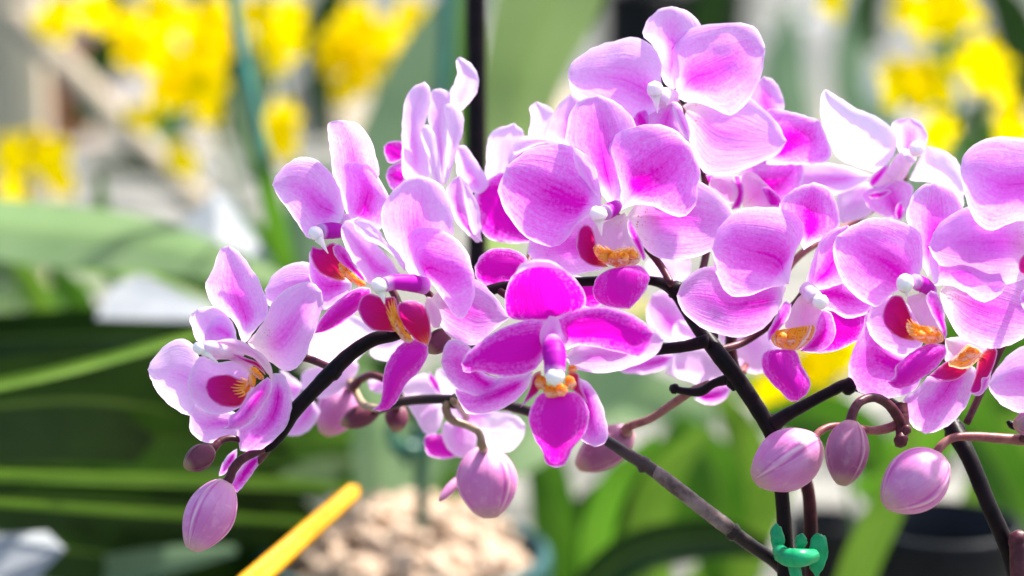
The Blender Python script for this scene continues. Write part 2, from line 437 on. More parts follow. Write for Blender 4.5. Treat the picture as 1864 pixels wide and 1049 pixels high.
def tube(g, mat, pts, seg=14, n=None, knobs=0.0):
    """pts: (px, py, depth mm, radius px) -> smooth round tube"""
    m = n or max(8, len(pts)*7)
    C = catmull(pts, m)
    W3 = [at(c[0], c[1], FOCUS+c[2]/1000) for c in C]
    R = [c[3]*(FOCUS+c[2]/1000)/FX for c in C]
    sweep(g, mat, W3, R, seg)

def sweep(g, mat, W3, R, seg=14, seed=0.0):
    m = len(W3); P = []; U = []; Vv = []
    up = Vector((0.1, 0.3, 1)).normalized()
    T0 = (W3[1]-W3[0]).normalized()
    nrm = T0.cross(up).normalized()
    for i in range(m):
        T = (W3[min(i+1, m-1)]-W3[max(i-1, 0)]).normalized()
        nrm = (nrm-T*nrm.dot(T)).normalized(); bi = T.cross(nrm)
        r = R[i]*(1+0.05*noise.noise(Vector((i*0.4, seed, 3.1))))
        for j in range(seg):
            a = 2*math.pi*j/seg
            P.append(W3[i]+(nrm*math.cos(a)+bi*math.sin(a))*r); U.append(i/(m-1)); Vv.append(-1+2*j/seg)
    o = len(P)
    f = []
    for i in range(m-1):
        for j in range(seg):
            k = (j+1) % seg
            f.append((i*seg+j, i*seg+k, (i+1)*seg+k, (i+1)*seg+j))
    f.append(tuple(range(seg-1, -1, -1))); f.append(tuple((m-1)*seg+j for j in range(seg)))
    g.add(P, f, mat, pu=U, pv=Vv)

def blob(g, mat, px, py, dep, rx, ry, rz, rot=0.0, tone=0.3, lump=0.05, nu=14, nv=20, beak=None):
    """rounded knob; radii in px; rot turns it in the image plane (deg)"""
    d = FOCUS+dep/1000; k = d/FX
    c = at(px, py, d); X = CR @ Vector((1, 0, 0)); Y = CR @ Vector((0, -1, 0)); Z = CR @ Vector((0, 0, -1))
    a = math.radians(rot); ex = X*math.cos(a)+Y*math.sin(a); ey = Y*math.cos(a)-X*math.sin(a)
    P = []; U = []; Vv = []; sd = random.random()*9
    for i in range(nu):
        th = math.pi*(i+0.02)/(nu-1+0.04)
        for j in range(nv):
            ph = 2*math.pi*j/nv
            x, y, z = math.cos(th), math.sin(th)*math.cos(ph), math.sin(th)*math.sin(ph)
            l = 1+lump*noise.noise(Vector((x*2+sd, y*2, z*2)))
            P.append(c+(ex*x*rx+ey*y*ry+Z*z*rz)*k*l); U.append(i/(nu-1)); Vv.append(-1+2*j/nv)
    g.grid(P, nu, nv, mat, wrap=True, pu=U, pv=Vv, tone=tone, ed=2.0, sd=sd)

def bud_geo(g, mat, x0, y0, x1, y1, hw, dep, dtip=0.0, seams=3, phase=0.4):
    d0 = FOCUS+dep/1000; d1 = FOCUS+(dep+dtip)/1000
    a = at(x0, y0, d0); b = at(x1, y1, d1); T = (b-a).normalized()
    n1 = T.cross(CR @ Vector((0, 0, 1))).normalized(); n2 = T.cross(n1)
    R = hw*d0/FX; nu, nv = 30, 48; P = []; U = []; Vv = []; S = []
    for i in range(nu):
        u = i/(nu-1)
        r = max(0.02, math.sin(math.pi*(0.03+0.94*u)**0.92))**0.52
        r *= (1.0+0.10*math.sin(math.pi*u))/1.10
        for j in range(nv):
            th = 2*math.pi*j/nv
            w = math.cos(seams*(th+phase+0.25*u)); ridge = max(0, w)**26
            rr = R*r*(1+0.05*ridge-0.035*max(0, math.cos(seams*(th+phase+0.25*u)-0.55))**30-0.03*max(0, -w)**2+0.05*math.cos(2*th+1)+0.02*noise.noise(Vector((math.cos(th)*2+phase*9, math.sin(th)*2, u*3))))
            P.append(a+(b-a)*u+(n1*math.cos(th)+n2*math.sin(th))*rr)
            U.append(u); Vv.append(-1+2*j/nv); S.append(ridge)
    f = [tuple(range(nv-1, -1, -1)), tuple((nu-1)*nv+j for j in range(nv))]
    for i in range(nu-1):
        for j in range(nv):
            k = (j+1) % nv
            f.append((i*nv+j, i*nv+k, (i+1)*nv+k, (i+1)*nv+j))
    g.add(P, f, mat, pu=U, pv=Vv, seam=S, ed=2, tone=.3)

# ================================================================ the orchid sprays
# a part of a flower: (name, material, tone, (base, tip, side A, side B, bow) in mm, view, outline, index of the tip, more patches...)
SP = {}
def spray(key, name, px, py, dep, label, group='pink orchid sprays'):
    SP[key] = empty('orchid_spray', at(px, py, FOCUS+dep/1000), label, 'orchid', group)
spray('A', '', 1430, 1120, 10, 'large central orchid spray on a thick black forked stem, arching far to the left')
spray('B', '', 1450, 1120, 20, 'smaller orchid spray on a slanting grey-brown stem, with blurred pale flowers and buds')
spray('C', '', 1850, 1120, 10, 'orchid spray on the black stem at the right edge, one broad pink bud below')
spray('D', '', 1478, 1120, 26, 'hindmost orchid spray on a reddish stem, with a nearly white flower at the upper right')

def flower(sp, label, dep, cx, cy, ped, parts, cols=(), pedmat='pediceldark', pr=7):
    """ped: points (px, py, depth) of the stalk from behind the flower to the stem"""
    g = G()
    pts = [(cx, cy, dep+2.0, pr*0.9)]+[(x, y, z, pr) for x, y, z in ped]
    tube(g, pedmat, pts, seg=12)
    blob(g, 'columnpale', cx, cy, dep+1.5, pr*1.6, pr*1.6, pr*1.2)
    o = g.build('flower', SP[sp], origin=at(cx, cy, FOCUS+dep/1000))
    tag(o, label)
    for q in parts:
        name, mat, tone, z, view, pts, tip = q[:7]
        g = G(); patch(g, mat, tone, view, pts, tip, dep, z)
        for r in q[7:]:
            m2, t2, z2, v2, p2, k2 = r
            patch(g, m2, t2, v2, p2, k2, dep, z2)
        g.build(name, o)
    for c in cols:
        kind = c[0]; g = G()
        if kind == 'column':      # points x, y, dz, r in a view
            _, mat, view, pts = c; x0, y0, s = VIEW[view]
            tube(g, mat, [(x0+a/s, y0+b/s, dep+z, r/s) for a, b, z, r in pts], seg=18)
            g.build('column', o)
        elif kind == 'cap':
            _, view, x, y, z, rx, ry, rot, beak = c; x0, y0, s = VIEW[view]
            rx *= .9; ry *= .9; blob(g, 'cap', x0+x/s, y0+y/s, dep+z, rx/s, ry/s, min(rx, ry)/s, rot, lump=.12)
            if beak:
                bx, by = beak; mx, my = x0+x/s, y0+y/s; ex, ey = x0+bx/s, y0+by/s
                rr = min(rx, ry)/s
                tube(g, 'cap', [(mx+(ex-mx)*.25, my+(ey-my)*.25, dep+z, rr*.75), (mx+(ex-mx)*.6, my+(ey-my)*.6, dep+z, rr*.33), (ex, ey, dep+z+.4, rr*.07)], seg=12)
            g.build('anther_cap', o)
        elif kind == 'callus':    # bumps: x, y, z, rx, ry, rot
            _, view, bl = c; x0, y0, s = VIEW[view]
            for x, y, z, rx, ry, rot in bl:
                blob(g, 'callus', x0+x/s, y0+y/s, dep+z, rx/s, ry/s, min(rx, ry)/s*.8, rot, lump=0.22)
            g.build('callus', o)
        elif kind == 'hairs':     # golden hairs fanning out of the throat
            _, view, dz, ls = c; x0, y0, q = VIEW[view]
            for i in range(0, len(ls), 4):
                xa, ya, xb, yb = ls[i:i+4]; mx, my = (xa+xb)/2+(yb-ya)*.06, (ya+yb)/2-(xb-xa)*.06
                tube(g, 'gold', [(x0+xa/q, y0+ya/q, dep+dz, 3.4/q*1.6), (x0+mx/q, y0+my/q, dep+dz-.5, 3.4/q*1.3), (x0+xb/q, y0+yb/q, dep+dz-.2, 1.2/q)], seg=7, n=7)
            g.build('throat_hairs', o)
    return o

# ---- far left flower
flower('A', 'lilac flower at the far left with its cupped lip turned to the left, two buds hanging under it', -2, 436, 640, [(470, 640, 8), (556, 652, 9), (607, 672, 4)], [
 ('dorsal_sepal', 'petal', 0.48, (2, -5, 2, 2, -1), 'a', [575,590, 535,480, 480,430, 420,390, 385,320, 368,262, 405,200, 432,120, 450,70, 500,52, 555,85, 610,160, 660,230, 700,330, 718,400, 700,450, 640,520, 605,570], 9),
 ('petal', 'petal', 0.30, (1, -1, 2, 1, -1), 'a', [545,575, 500,580, 400,580, 325,572, 298,500, 285,440, 330,395, 400,385, 450,400, 500,445, 535,510], 6,
   ('petal', .42, (-.6, -2, 1, 1, -1), 'a', [540,575, 460,580, 372,572, 375,500, 430,440, 480,440, 525,510], 3)),
 ('lateral_sepal', 'sepal', 0.40, (2, -4, 2, 2, -1.5), 'a', [600,580, 650,520, 705,440, 730,370, 800,300, 880,258, 950,250, 1005,300, 1015,370, 985,470, 950,570, 905,680, 850,735, 800,738, 740,700, 690,665, 640,625], 7),
 ('lateral_sepal', 'petal', 0.24, (4, 1, 2, 2, -1), 'a', [360,780, 330,640, 300,585, 250,562, 190,570, 120,630, 70,690, 55,730, 90,820, 140,890, 210,945, 280,985, 320,950], 7),
 ('petal', 'petal', 0.34, (-1, -4, -2, -2, 3), 'a', [640,820, 615,715, 540,680, 440,690, 350,655, 305,705, 272,800, 290,880, 340,940, 410,972, 480,970, 560,935, 620,880], 6),
 ('lateral_sepal', 'petal', 0.37, (4, 3, 1, 1, -1), 'b', [400,160, 320,130, 240,110, 160,105, 138,160, 135,240, 170,290, 240,320, 320,300, 395,290], 4),
 ('petal', 'petal', 0.59, (0, 1, 2, 2, -2), 'b', [590,-60, 560,10, 530,110, 470,200, 402,245, 398,300, 412,358, 480,372, 540,350, 610,290, 670,220, 692,140, 690,50, 670,-20, 640,-60], 6),
 ('side_lobe', 'lobe', .85, (-2.5, -5, -1, -1, 1.5), 'a', [600,850, 590,795, 545,775, 500,755, 430,760, 385,780, 368,830, 390,880, 430,915, 500,935, 560,930, 592,890], 6),
 ('side_lobe', 'throat', .30, (-4, -6.5, 0, 0, -1), 'a', [735,790, 700,740, 650,680, 570,640, 500,605, 440,590, 395,632, 405,590, 450,565, 530,562, 600,588, 670,635, 725,690, 738,745], 6,
   ('lobe', .9, (-4.4, -6.2, 0, 0, 0), 'a', [700,760, 650,715, 590,690, 530,655, 520,640, 600,668, 660,690, 695,740], 4)),
 ('throat', 'throat', .42, (-3, -5, 0, 0, .5), 'a', [640,790, 600,750, 560,700, 470,670, 400,680, 385,640, 420,600, 500,620, 580,660, 640,720], 5),
 ('midlobe', 'lip', .62, (-5, -8, 3.5, 3.5, -3.5), 'b', [560,-40, 500,10, 440,80, 400,140, 350,180, 342,225, 315,243, 350,248, 405,240, 460,210, 520,130, 575,50, 582,-20], 6),
], [('column', 'columnpale', 'a', [(560, 640, -1, 36), (470, 620, -4, 44), (400, 610, -6, 40), (360, 605, -6, 34)]),
    ('cap', 'a', 342, 612, -6.5, 46, 38, 25, (440, 690)),
    ('hairs', 'a', -7, [595,800,540,790, 590,815,525,808, 588,825,510,825, 585,835,520,845, 585,850,530,862, 590,862,550,880, 600,790,560,770]),
    ('callus', 'a', [(640,745,-5.5,34,26,50), (625,790,-6,36,22,80), (595,830,-6,34,20,120), (660,760,-5.6,34,18,30)])])

# ---- upper left flower
flower('A', 'pink flower at the upper left facing left, its dorsal sepal upright with a bright white right margin', 6, 630, 400, [(650, 430, 14), (720, 540, 14), (735, 592, 9)], [
 ('petal', 'petal', 0.45, (1, -6, 2, 1, -1), 'd', [445,625, 430,520, 400,430, 350,355, 280,300, 210,288, 130,320, 65,390, 45,440, 90,520, 150,600, 210,690, 250,738, 330,705, 400,660], 8),
 ('dorsal_sepal', 'petal', 0.46, (2, -4, 1, -3, 0), 'd', [460,620, 415,480, 375,360, 362,230, 348,160, 342,110, 370,92, 430,88, 500,97, 560,150, 600,230, 625,320, 630,390, 570,500, 510,580], 7),
 ('petal', 'petal', 0.58, (0, -5, 1, 3, -2), 'd', [470,625, 450,520, 450,420, 440,370, 434,335, 465,315, 515,315, 570,332, 620,390, 650,440, 690,520, 665,600, 640,680, 560,660], 6),
 ('lateral_sepal', 'petal', 0.53, (3, 4, 2, 2, -1), 'c', [480,190, 400,120, 300,40, 255,20, 248,90, 252,180, 300,330, 330,345, 400,300, 470,250], 4),
 ('lateral_sepal', 'petal', 0.40, (6, 4, 2, 2, -1), 'c', [400,240, 330,140, 260,90, 190,80, 110,105, 45,160, 5,240, 20,310, 90,350, 200,360, 310,330], 6),
 ('side_lobe', 'lobe', .9, (-2, -5, -1, -1, 2), 'd', [448,955, 430,880, 410,800, 380,752, 320,788, 262,775, 258,840, 300,918, 370,955, 420,966], 5),
 ('side_lobe', 'lip', .95, (-3, -5, 0, 0, -1), 'd', [555,990, 490,920, 430,880, 388,830, 378,780, 405,762, 450,790, 500,880, 550,950], 4),
 ('midlobe', 'lip', 1.22, (-3, -4, 3.5, 3.5, -3.5), 'c', [580,225, 520,222, 430,270, 350,345, 305,400, 275,475, 345,462, 450,400, 540,325, 585,262], 5),
], [('column', 'column', 'd', [(420, 690, 0, 40), (370, 690, -3, 46), (310, 695, -5, 42)]),
    ('cap', 'd', 285, 705, -6, 48, 42, 30, (352, 815)),
    ('hairs', 'd', -5, [445,900,405,875, 440,915,405,900, 450,930,412,920, 460,940,425,940, 440,890,415,860]),
    ('callus', 'd', [(440,905,-4,34,22,40), (480,945,-5,40,24,35), (525,975,-5,32,20,20), (425,890,-4,26,12,60)])])

# ---- flower left of the centre
flower('A', 'pink flower left of the centre with a rounded upright sepal, crimson lip lobes and a long curled magenta midlobe', -6, 752, 510, [(775, 530, 6), (800, 555, 6), (818, 562, 4)], [
 ('dorsal_sepal', 'petal', 0.40, (2, -3, 2, 2, -2), 'd', [820,960, 755,870, 690,770, 645,660, 645,570, 690,490, 770,415, 850,392, 930,410, 990,470, 1025,570, 1038,690, 1000,800, 900,890], 7),
 ('petal', 'petal', 0.42, (-1, -5, 1, 2, -2), 'd', [760,955, 700,860, 620,770, 560,700, 495,640, 450,630, 423,670, 428,730, 450,790, 490,860, 540,930, 580,985, 660,965], 6,
   ('petal', .10, (-2, -6, -2, 0, -3), 'd', [772,915, 740,870, 690,810, 625,765, 560,740, 510,690, 480,638, 525,624, 590,645, 640,700, 665,745, 720,795, 772,870], 6)),
 ('petal', 'petal', 0.56, (-1, -4, 3, 3, -3), 'C', [545,340, 510,260, 478,150, 495,95, 540,84, 620,95, 705,142, 770,225, 797,330, 795,420, 770,490, 735,528, 690,500, 640,420, 585,350], 8),
 ('lateral_sepal', 'sepal', 0.46, (5, 4, 1, 1, -1), 'C', [590,430, 640,370, 740,320, 845,365, 925,460, 965,520, 890,580, 805,655, 720,635, 670,605, 630,550, 595,490], 5),
 ('side_lobe', 'lobe', .7, (-3, -7, -1, -1, 2), 'C', [445,575, 430,480, 415,420, 370,425, 290,405, 250,435, 238,480, 265,540, 310,580, 380,588, 425,588], 6),
 ('side_lobe', 'lobe', .6, (-5, -8, 1, 1, -2), 'C', [575,652, 520,632, 470,580, 435,520, 430,460, 465,440, 520,440, 565,475, 585,540, 588,610], 5),
 ('throat', 'throat', .25, (-1, -3, 0, 0, 0), 'C', [570,420, 600,430, 640,520, 625,570, 590,560, 560,470], 3),
 ('midlobe', 'lip', 1.22, (-5, -9, 3.5, 3.5, -3.5), 'C', [575,655, 505,622, 440,650, 385,720, 360,800, 355,880, 340,935, 308,962, 380,965, 430,915, 470,840, 530,780, 572,710], 7),
], [('column', 'column', 'C', [(560, 370, -2, 40), (490, 355, -5, 42), (420, 352, -8, 36), (370, 362, -9, 36)]),
    ('cap', 'C', 342, 368, -9.6, 46, 40, 25, (368, 456)),
    ('hairs', 'C', -8, [420,530,370,460, 418,520,385,440, 422,510,400,430, 425,500,412,425, 418,545,375,490, 425,560,385,520, 430,575,395,545, 436,590,405,570]),
    ('callus', 'C', [(425,535,-7,44,20,60), (440,575,-8,42,22,60), (465,610,-8,36,22,45), (480,625,-8,22,14,20), (412,500,-7,40,12,65)])])

# ---- front hanging flower; deeper tone paints in shade from the flower above
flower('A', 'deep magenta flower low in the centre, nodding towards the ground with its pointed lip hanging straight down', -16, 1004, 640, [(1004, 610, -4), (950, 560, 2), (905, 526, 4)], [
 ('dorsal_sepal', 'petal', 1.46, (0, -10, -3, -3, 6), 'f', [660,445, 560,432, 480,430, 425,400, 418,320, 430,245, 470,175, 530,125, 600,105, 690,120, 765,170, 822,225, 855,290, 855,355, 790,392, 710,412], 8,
   ('petal', .04, (-9, -6, 0, 0, -1), 'f', [470,180, 500,130, 545,105, 600,96, 680,108, 775,178, 720,152, 640,140, 560,142], 5)),  # pale patch paints sunlight onto the recurved tip
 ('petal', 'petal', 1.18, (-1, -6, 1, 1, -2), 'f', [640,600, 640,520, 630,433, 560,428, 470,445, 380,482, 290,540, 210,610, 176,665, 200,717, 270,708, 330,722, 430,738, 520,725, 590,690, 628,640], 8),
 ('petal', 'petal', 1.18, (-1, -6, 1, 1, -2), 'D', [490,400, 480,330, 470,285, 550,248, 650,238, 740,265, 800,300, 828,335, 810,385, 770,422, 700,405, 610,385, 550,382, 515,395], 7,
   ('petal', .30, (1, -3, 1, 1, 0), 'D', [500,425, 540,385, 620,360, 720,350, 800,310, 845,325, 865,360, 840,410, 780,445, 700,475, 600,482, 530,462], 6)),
 ('lateral_sepal', 'petal', 0.67, (6, 4, 1, 1, -1), 'f', [430,745, 300,715, 240,590, 180,545, 115,535, 80,590, 68,660, 100,740, 160,800, 240,840, 315,858, 370,820, 410,780], 6),
 ('lateral_sepal', 'petal', 0.64, (3, 8, 2, 2, -1), 'f', [570,710, 400,740, 250,790, 150,800, 160,860, 200,930, 260,945, 350,932, 450,888, 540,800], 4),
 ('lateral_sepal', 'petal', 0.67, (4, 0, 2, 2, -2), 'D', [545,495, 600,530, 640,610, 660,690, 650,738, 610,755, 570,735, 545,700, 540,600], 5),
 ('neck', 'petal', 0.34, (-3, -4, 0, 0, -1), 'f', [600,550, 615,480, 660,405, 705,420, 725,480, 735,545, 665,600], 2),
 ('side_lobe', 'lobe', .9, (-6, -9, 0, 0, 0), 'f', [612,705, 572,735, 548,810, 505,905, 552,862, 600,820, 618,760], 3),
 ('side_lobe', 'lobe', .9, (-6, -9, 0, 0, 0), 'f', [760,712, 818,720, 828,785, 872,882, 825,842, 780,800], 3),
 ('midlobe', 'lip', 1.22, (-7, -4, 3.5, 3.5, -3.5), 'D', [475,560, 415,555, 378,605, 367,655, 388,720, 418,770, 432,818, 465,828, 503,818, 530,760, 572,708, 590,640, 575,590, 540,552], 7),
], [('column', 'column', 'f', [(668, 545, -4, 52), (685, 600, -7, 66), (690, 660, -9, 60), (690, 720, -10, 58)]),
    ('cap', 'f', 690, 738, -11, 60, 52, 0, None),
    ('callus', 'f', [(668,820,-9,36,34,0), (722,812,-9,36,34,0), (690,830,-9.4,24,20,0), (612,770,-8,30,36,20), (775,770,-8,28,38,-20), (788,695,-6,24,20,0), (640,800,-8.4,24,20,30), (750,795,-8.4,24,20,-30)])])

# ---- main upper flower
flower('A', 'largest pink flower right above the centre, open to the viewer, with an orange and crimson lip', -2, 1112, 382, [(1150, 420, 10), (1200, 480, 12), (1222, 518, 8)], [
 ('dorsal_sepal', 'petal', 0.53, (3, 0, 2, 2, -1), 'E', [605,570, 555,500, 470,400, 405,290, 410,210, 440,130, 490,90, 545,80, 610,100, 670,150, 712,215, 700,310, 670,420, 645,520], 7),
 ('petal', 'petal', 0.64, (0, -2, 3, 3, -2), 'E', [560,575, 555,490, 530,390, 480,325, 410,297, 330,292, 230,320, 150,390, 112,480, 130,560, 180,640, 240,700, 330,738, 400,715, 440,660, 485,615], 7,
   ('petal', .22, (-1.2, -2.6, -1, 0, 0), 'E', [562,530, 550,460, 530,388, 480,326, 436,304, 440,370, 470,440, 510,500], 4)),
 ('petal', 'petal', 0.65, (0, -2, 3, 2, -2), 'E', [645,580, 640,470, 612,380, 585,290, 640,240, 720,212, 805,205, 880,230, 950,300, 990,410, 975,480, 972,550, 922,608, 860,600, 780,560, 700,556], 8),
 ('lateral_sepal', 'sepal', 0.46, (6, 4, 1, 1, -1), 'E', [670,610, 740,500, 830,440, 920,425, 990,455, 1060,500, 1120,570, 1147,640, 1120,700, 1050,750, 960,785, 870,795, 790,780, 740,735, 690,680], 7),
 ('lateral_sepal', 'petal', 0.50, (6, 5, 1, 1, -1), 'E', [600,760, 560,620, 440,600, 330,640, 255,690, 240,765, 290,820, 370,850, 450,858, 560,832, 600,800], 5),
 ('side_lobe', 'lobe', .9, (-3, -5, -2, -2, 3), 'E', [590,825, 545,760, 522,660, 490,640, 460,670, 450,740, 470,790, 515,818, 560,826], 5),
 ('side_lobe', 'lip', .85, (-5, -9, 0, 0, 0), 'E', [742,800, 705,730, 672,660, 678,615, 700,645, 735,720, 752,785], 3),
 ('throat', 'throat', .22, (-1.5, -3, 1, 1, 1), 'E', [660,590, 590,620, 530,640, 525,710, 600,790, 700,800, 728,760, 705,680], 4),
 ('callus', 'callus', .5, (-6, -5, 1, 1, -1.5), 'E', [625,828, 560,800, 530,765, 528,730, 590,752, 640,742, 700,735, 728,765, 722,805, 670,826], 6),
 ('midlobe', 'lip', 1.22, (-6, -7, 3.5, 3.5, -3.5), 'E', [660,822, 590,835, 535,875, 523,935, 545,980, 610,1003, 680,1008, 725,965, 764,900, 762,850, 722,818], 6),
], [('column', 'column', 'E', [(625, 560, 0, 26), (605, 575, -3, 34), (575, 590, -5, 34)]),
    ('cap', 'E', 545, 597, -6, 43, 40, 20, (560, 690)),
    ('hairs', 'E', -7, [590,770,535,728, 588,775,528,742, 588,782,528,760, 590,790,535,775, 596,765,550,728, 590,798,545,792, 605,758,575,735]),
    ('callus', 'E', [(610,790,-7,24,30,0), (655,790,-7.4,24,32,0), (692,780,-6.6,22,28,0), (575,775,-6,22,16,30)])])

# ---- top flower
flower('A', 'pale pink flower topmost in the picture, standing against the blurred greenhouse', 14, 1226, 178, [(1270, 260, 26), (1290, 420, 24), (1262, 560, 14)], [
 ('dorsal_sepal', 'petal', 0.39, (2, 0, 2, 2, -1), 'F', [560,410, 510,360, 505,270, 470,205, 425,160, 448,90, 500,42, 555,30, 620,45, 668,85, 692,130, 650,210, 600,310, 585,390], 7),
 ('petal', 'petal', 0.39, (0, -3, 2, 3, -1), 'F', [540,480, 510,380, 510,290, 480,220, 425,180, 360,168, 290,190, 220,205, 130,260, 90,300, 85,350, 110,430, 200,500, 300,560, 400,580, 470,530], 10),
 ('petal', 'petal', 0.48, (0, -3, 2, 2, -1), 'F', [575,440, 575,370, 558,260, 570,190, 620,140, 700,115, 800,104, 900,108, 955,145, 982,220, 970,320, 930,420, 880,490, 820,527, 760,500, 690,470, 625,465], 9),
 ('lateral_sepal', 'sepal', 0.33, (6, 4, 1, 1, -1), 'F', [595,490, 720,410, 830,410, 910,440, 965,490, 1035,555, 1080,640, 1040,700, 960,740, 870,778, 780,797, 700,785, 655,690, 625,590], 6),
 ('side_lobe', 'lip', .95, (-1, -3, 0, 0, 1), 'F', [445,600, 400,580, 375,550, 400,510, 440,500, 455,550], 3),
 ('throat', 'lip', .50, (0, -3, 1, 1, 1), 'F', [560,470, 490,490, 430,520, 430,600, 500,640, 600,640, 640,640, 600,550], 4),
 ('side_lobe', 'petal', 0.34, (-3, -6, -1, -1, 0), 'F', [635,645, 600,590, 568,520, 556,465, 590,470, 622,540, 640,600], 3),
], [('column', 'columnpale', 'F', [(560, 440, 0, 34), (520, 440, -3, 42), (500, 470, -4, 36)]),
    ('cap', 'F', 480, 408, -5, 45, 42, 80, (492, 515))])

# ---- side-on flower
flower('A', 'tall side-on flower with white sunlit petal edges, standing against the black post', 26, 796, 330, [(800, 380, 34), (820, 460, 34), (880, 530, 12)], [
 ('petal', 'petal', 0.26, (1, -3, 2, 2, -3), 'e', [200,760, 130,690, 125,560, 125,430, 132,330, 150,255, 195,198, 250,175, 280,220, 275,320, 250,420, 262,540, 280,690], 7),
 ('petal', 'petal', 0.04, (-5, -7, 1, 1, -2), 'e', [325,760, 285,690, 255,560, 230,460, 235,420, 265,412, 300,450, 322,560, 335,680, 342,750], 5),
 ('dorsal_sepal', 'petal', 0.30, (0, 0, 1, 1, -1), 'e', [345,740, 318,600, 275,430, 270,300, 290,225, 335,212, 378,235, 392,300, 372,420, 365,580], 5),
 ('petal', 'petal', 0.12, (-2, -4, 1, 1, -2), 'e', [355,745, 365,600, 375,440, 352,330, 365,300, 400,295, 442,330, 465,400, 450,480, 420,570, 380,710], 5),
 ('lateral_sepal', 'petal', 0.20, (2, -2, 1, 1, -1), 'e', [440,345, 388,300, 385,240, 412,180, 428,120, 418,60, 440,42, 500,75, 540,140, 542,215, 500,285], 6),
 ('midlobe', 'lip', 1.22, (1, 0, 0, 0, 0), 'e', [135,600, 60,622, 32,580, 25,530, 60,503, 125,510], 3, ('lip', .85, (1, 0, 0, 0, 0), 'e', [140,720, 90,775, 55,745, 35,690, 60,640, 135,615], 3)),
 ('lateral_sepal', 'petal', 0.30, (2, -3, 1, 1, 0), 'e', [545,790, 480,770, 430,690, 420,600, 425,530, 470,525, 520,590, 595,715, 590,770], 4),
 ('petal', 'petal', 0.48, (-4, -8, 1, 1, -1), 'e', [530,1055, 430,950, 385,850, 365,780, 400,715, 440,688, 470,760, 490,900, 555,1050], 5,
   ('petal', .05, (-5, -8, 0, 0, -1), 'e', [562,1052, 510,1000, 480,900, 462,790, 448,695, 500,760, 548,870, 552,960], 4)),
])

# ---- flower behind the main one
flower('A', 'partly hidden flower behind the left edge of the largest flower, its pale petals curled and magenta inside', 30, 968, 330, [(975, 400, 36), (960, 480, 24), (910, 527, 8)], [
 ('petal', 'petal', 0.16, (1, -3, 2, 2, -1), 'e', [700,690, 590,720, 583,600, 600,480, 650,430, 740,403, 790,450, 770,540, 740,620], 5),
 ('lateral_sepal', 'petal', 0.12, (2, -3, 1, 1, -1), 'e', [870,520, 815,470, 832,380, 822,312, 860,285, 920,310, 952,345, 930,420, 910,490], 4),
 ('dorsal_sepal', 'petal', 0.34, (-1, -4, 2, 2, -1), 'e', [1030,530, 920,478, 940,390, 985,300, 1049,246, 1110,270, 1150,360, 1110,500], 4),
 ('petal', 'petal', 0.05, (-3, -7, 1, 1, -2), 'e', [700,640, 705,590, 735,515, 790,475, 900,480, 1005,518, 900,512, 800,550, 730,610], 5,
   ('lip', .9, (-2.5, -6, 0, 0, 0), 'e', [685,660, 725,600, 800,545, 900,505, 945,520, 800,600, 720,655], 4)),
 ('petal', 'petal', 1.18, (-1, -3, 1, 1, -1), 'e', [520,790, 600,710, 690,670, 730,760, 780,880, 830,1040, 830,1049, 740,1060, 600,1035, 550,960, 510,850], 5),
])
# magenta backed flower between
flower('A', 'small piece of a deep magenta flower seen between the two left central flowers and the largest one', 12, 905, 490, [(905, 500, 18), (908, 520, 12)], [
 ('petal', 'petal', 1.40, (0, -2, 1, 1, -2), 'C', [1045,300, 1045,235, 985,197, 900,187, 835,215, 797,280, 808,335, 865,370, 960,350, 1030,345], 5),
 ('lateral_sepal', 'petal', 1.29, (2, 3, 1, 1, -1), 'f', [800,200, 780,180, 900,200, 1000,160, 990,300, 900,370, 830,330, 810,260], 4),
])

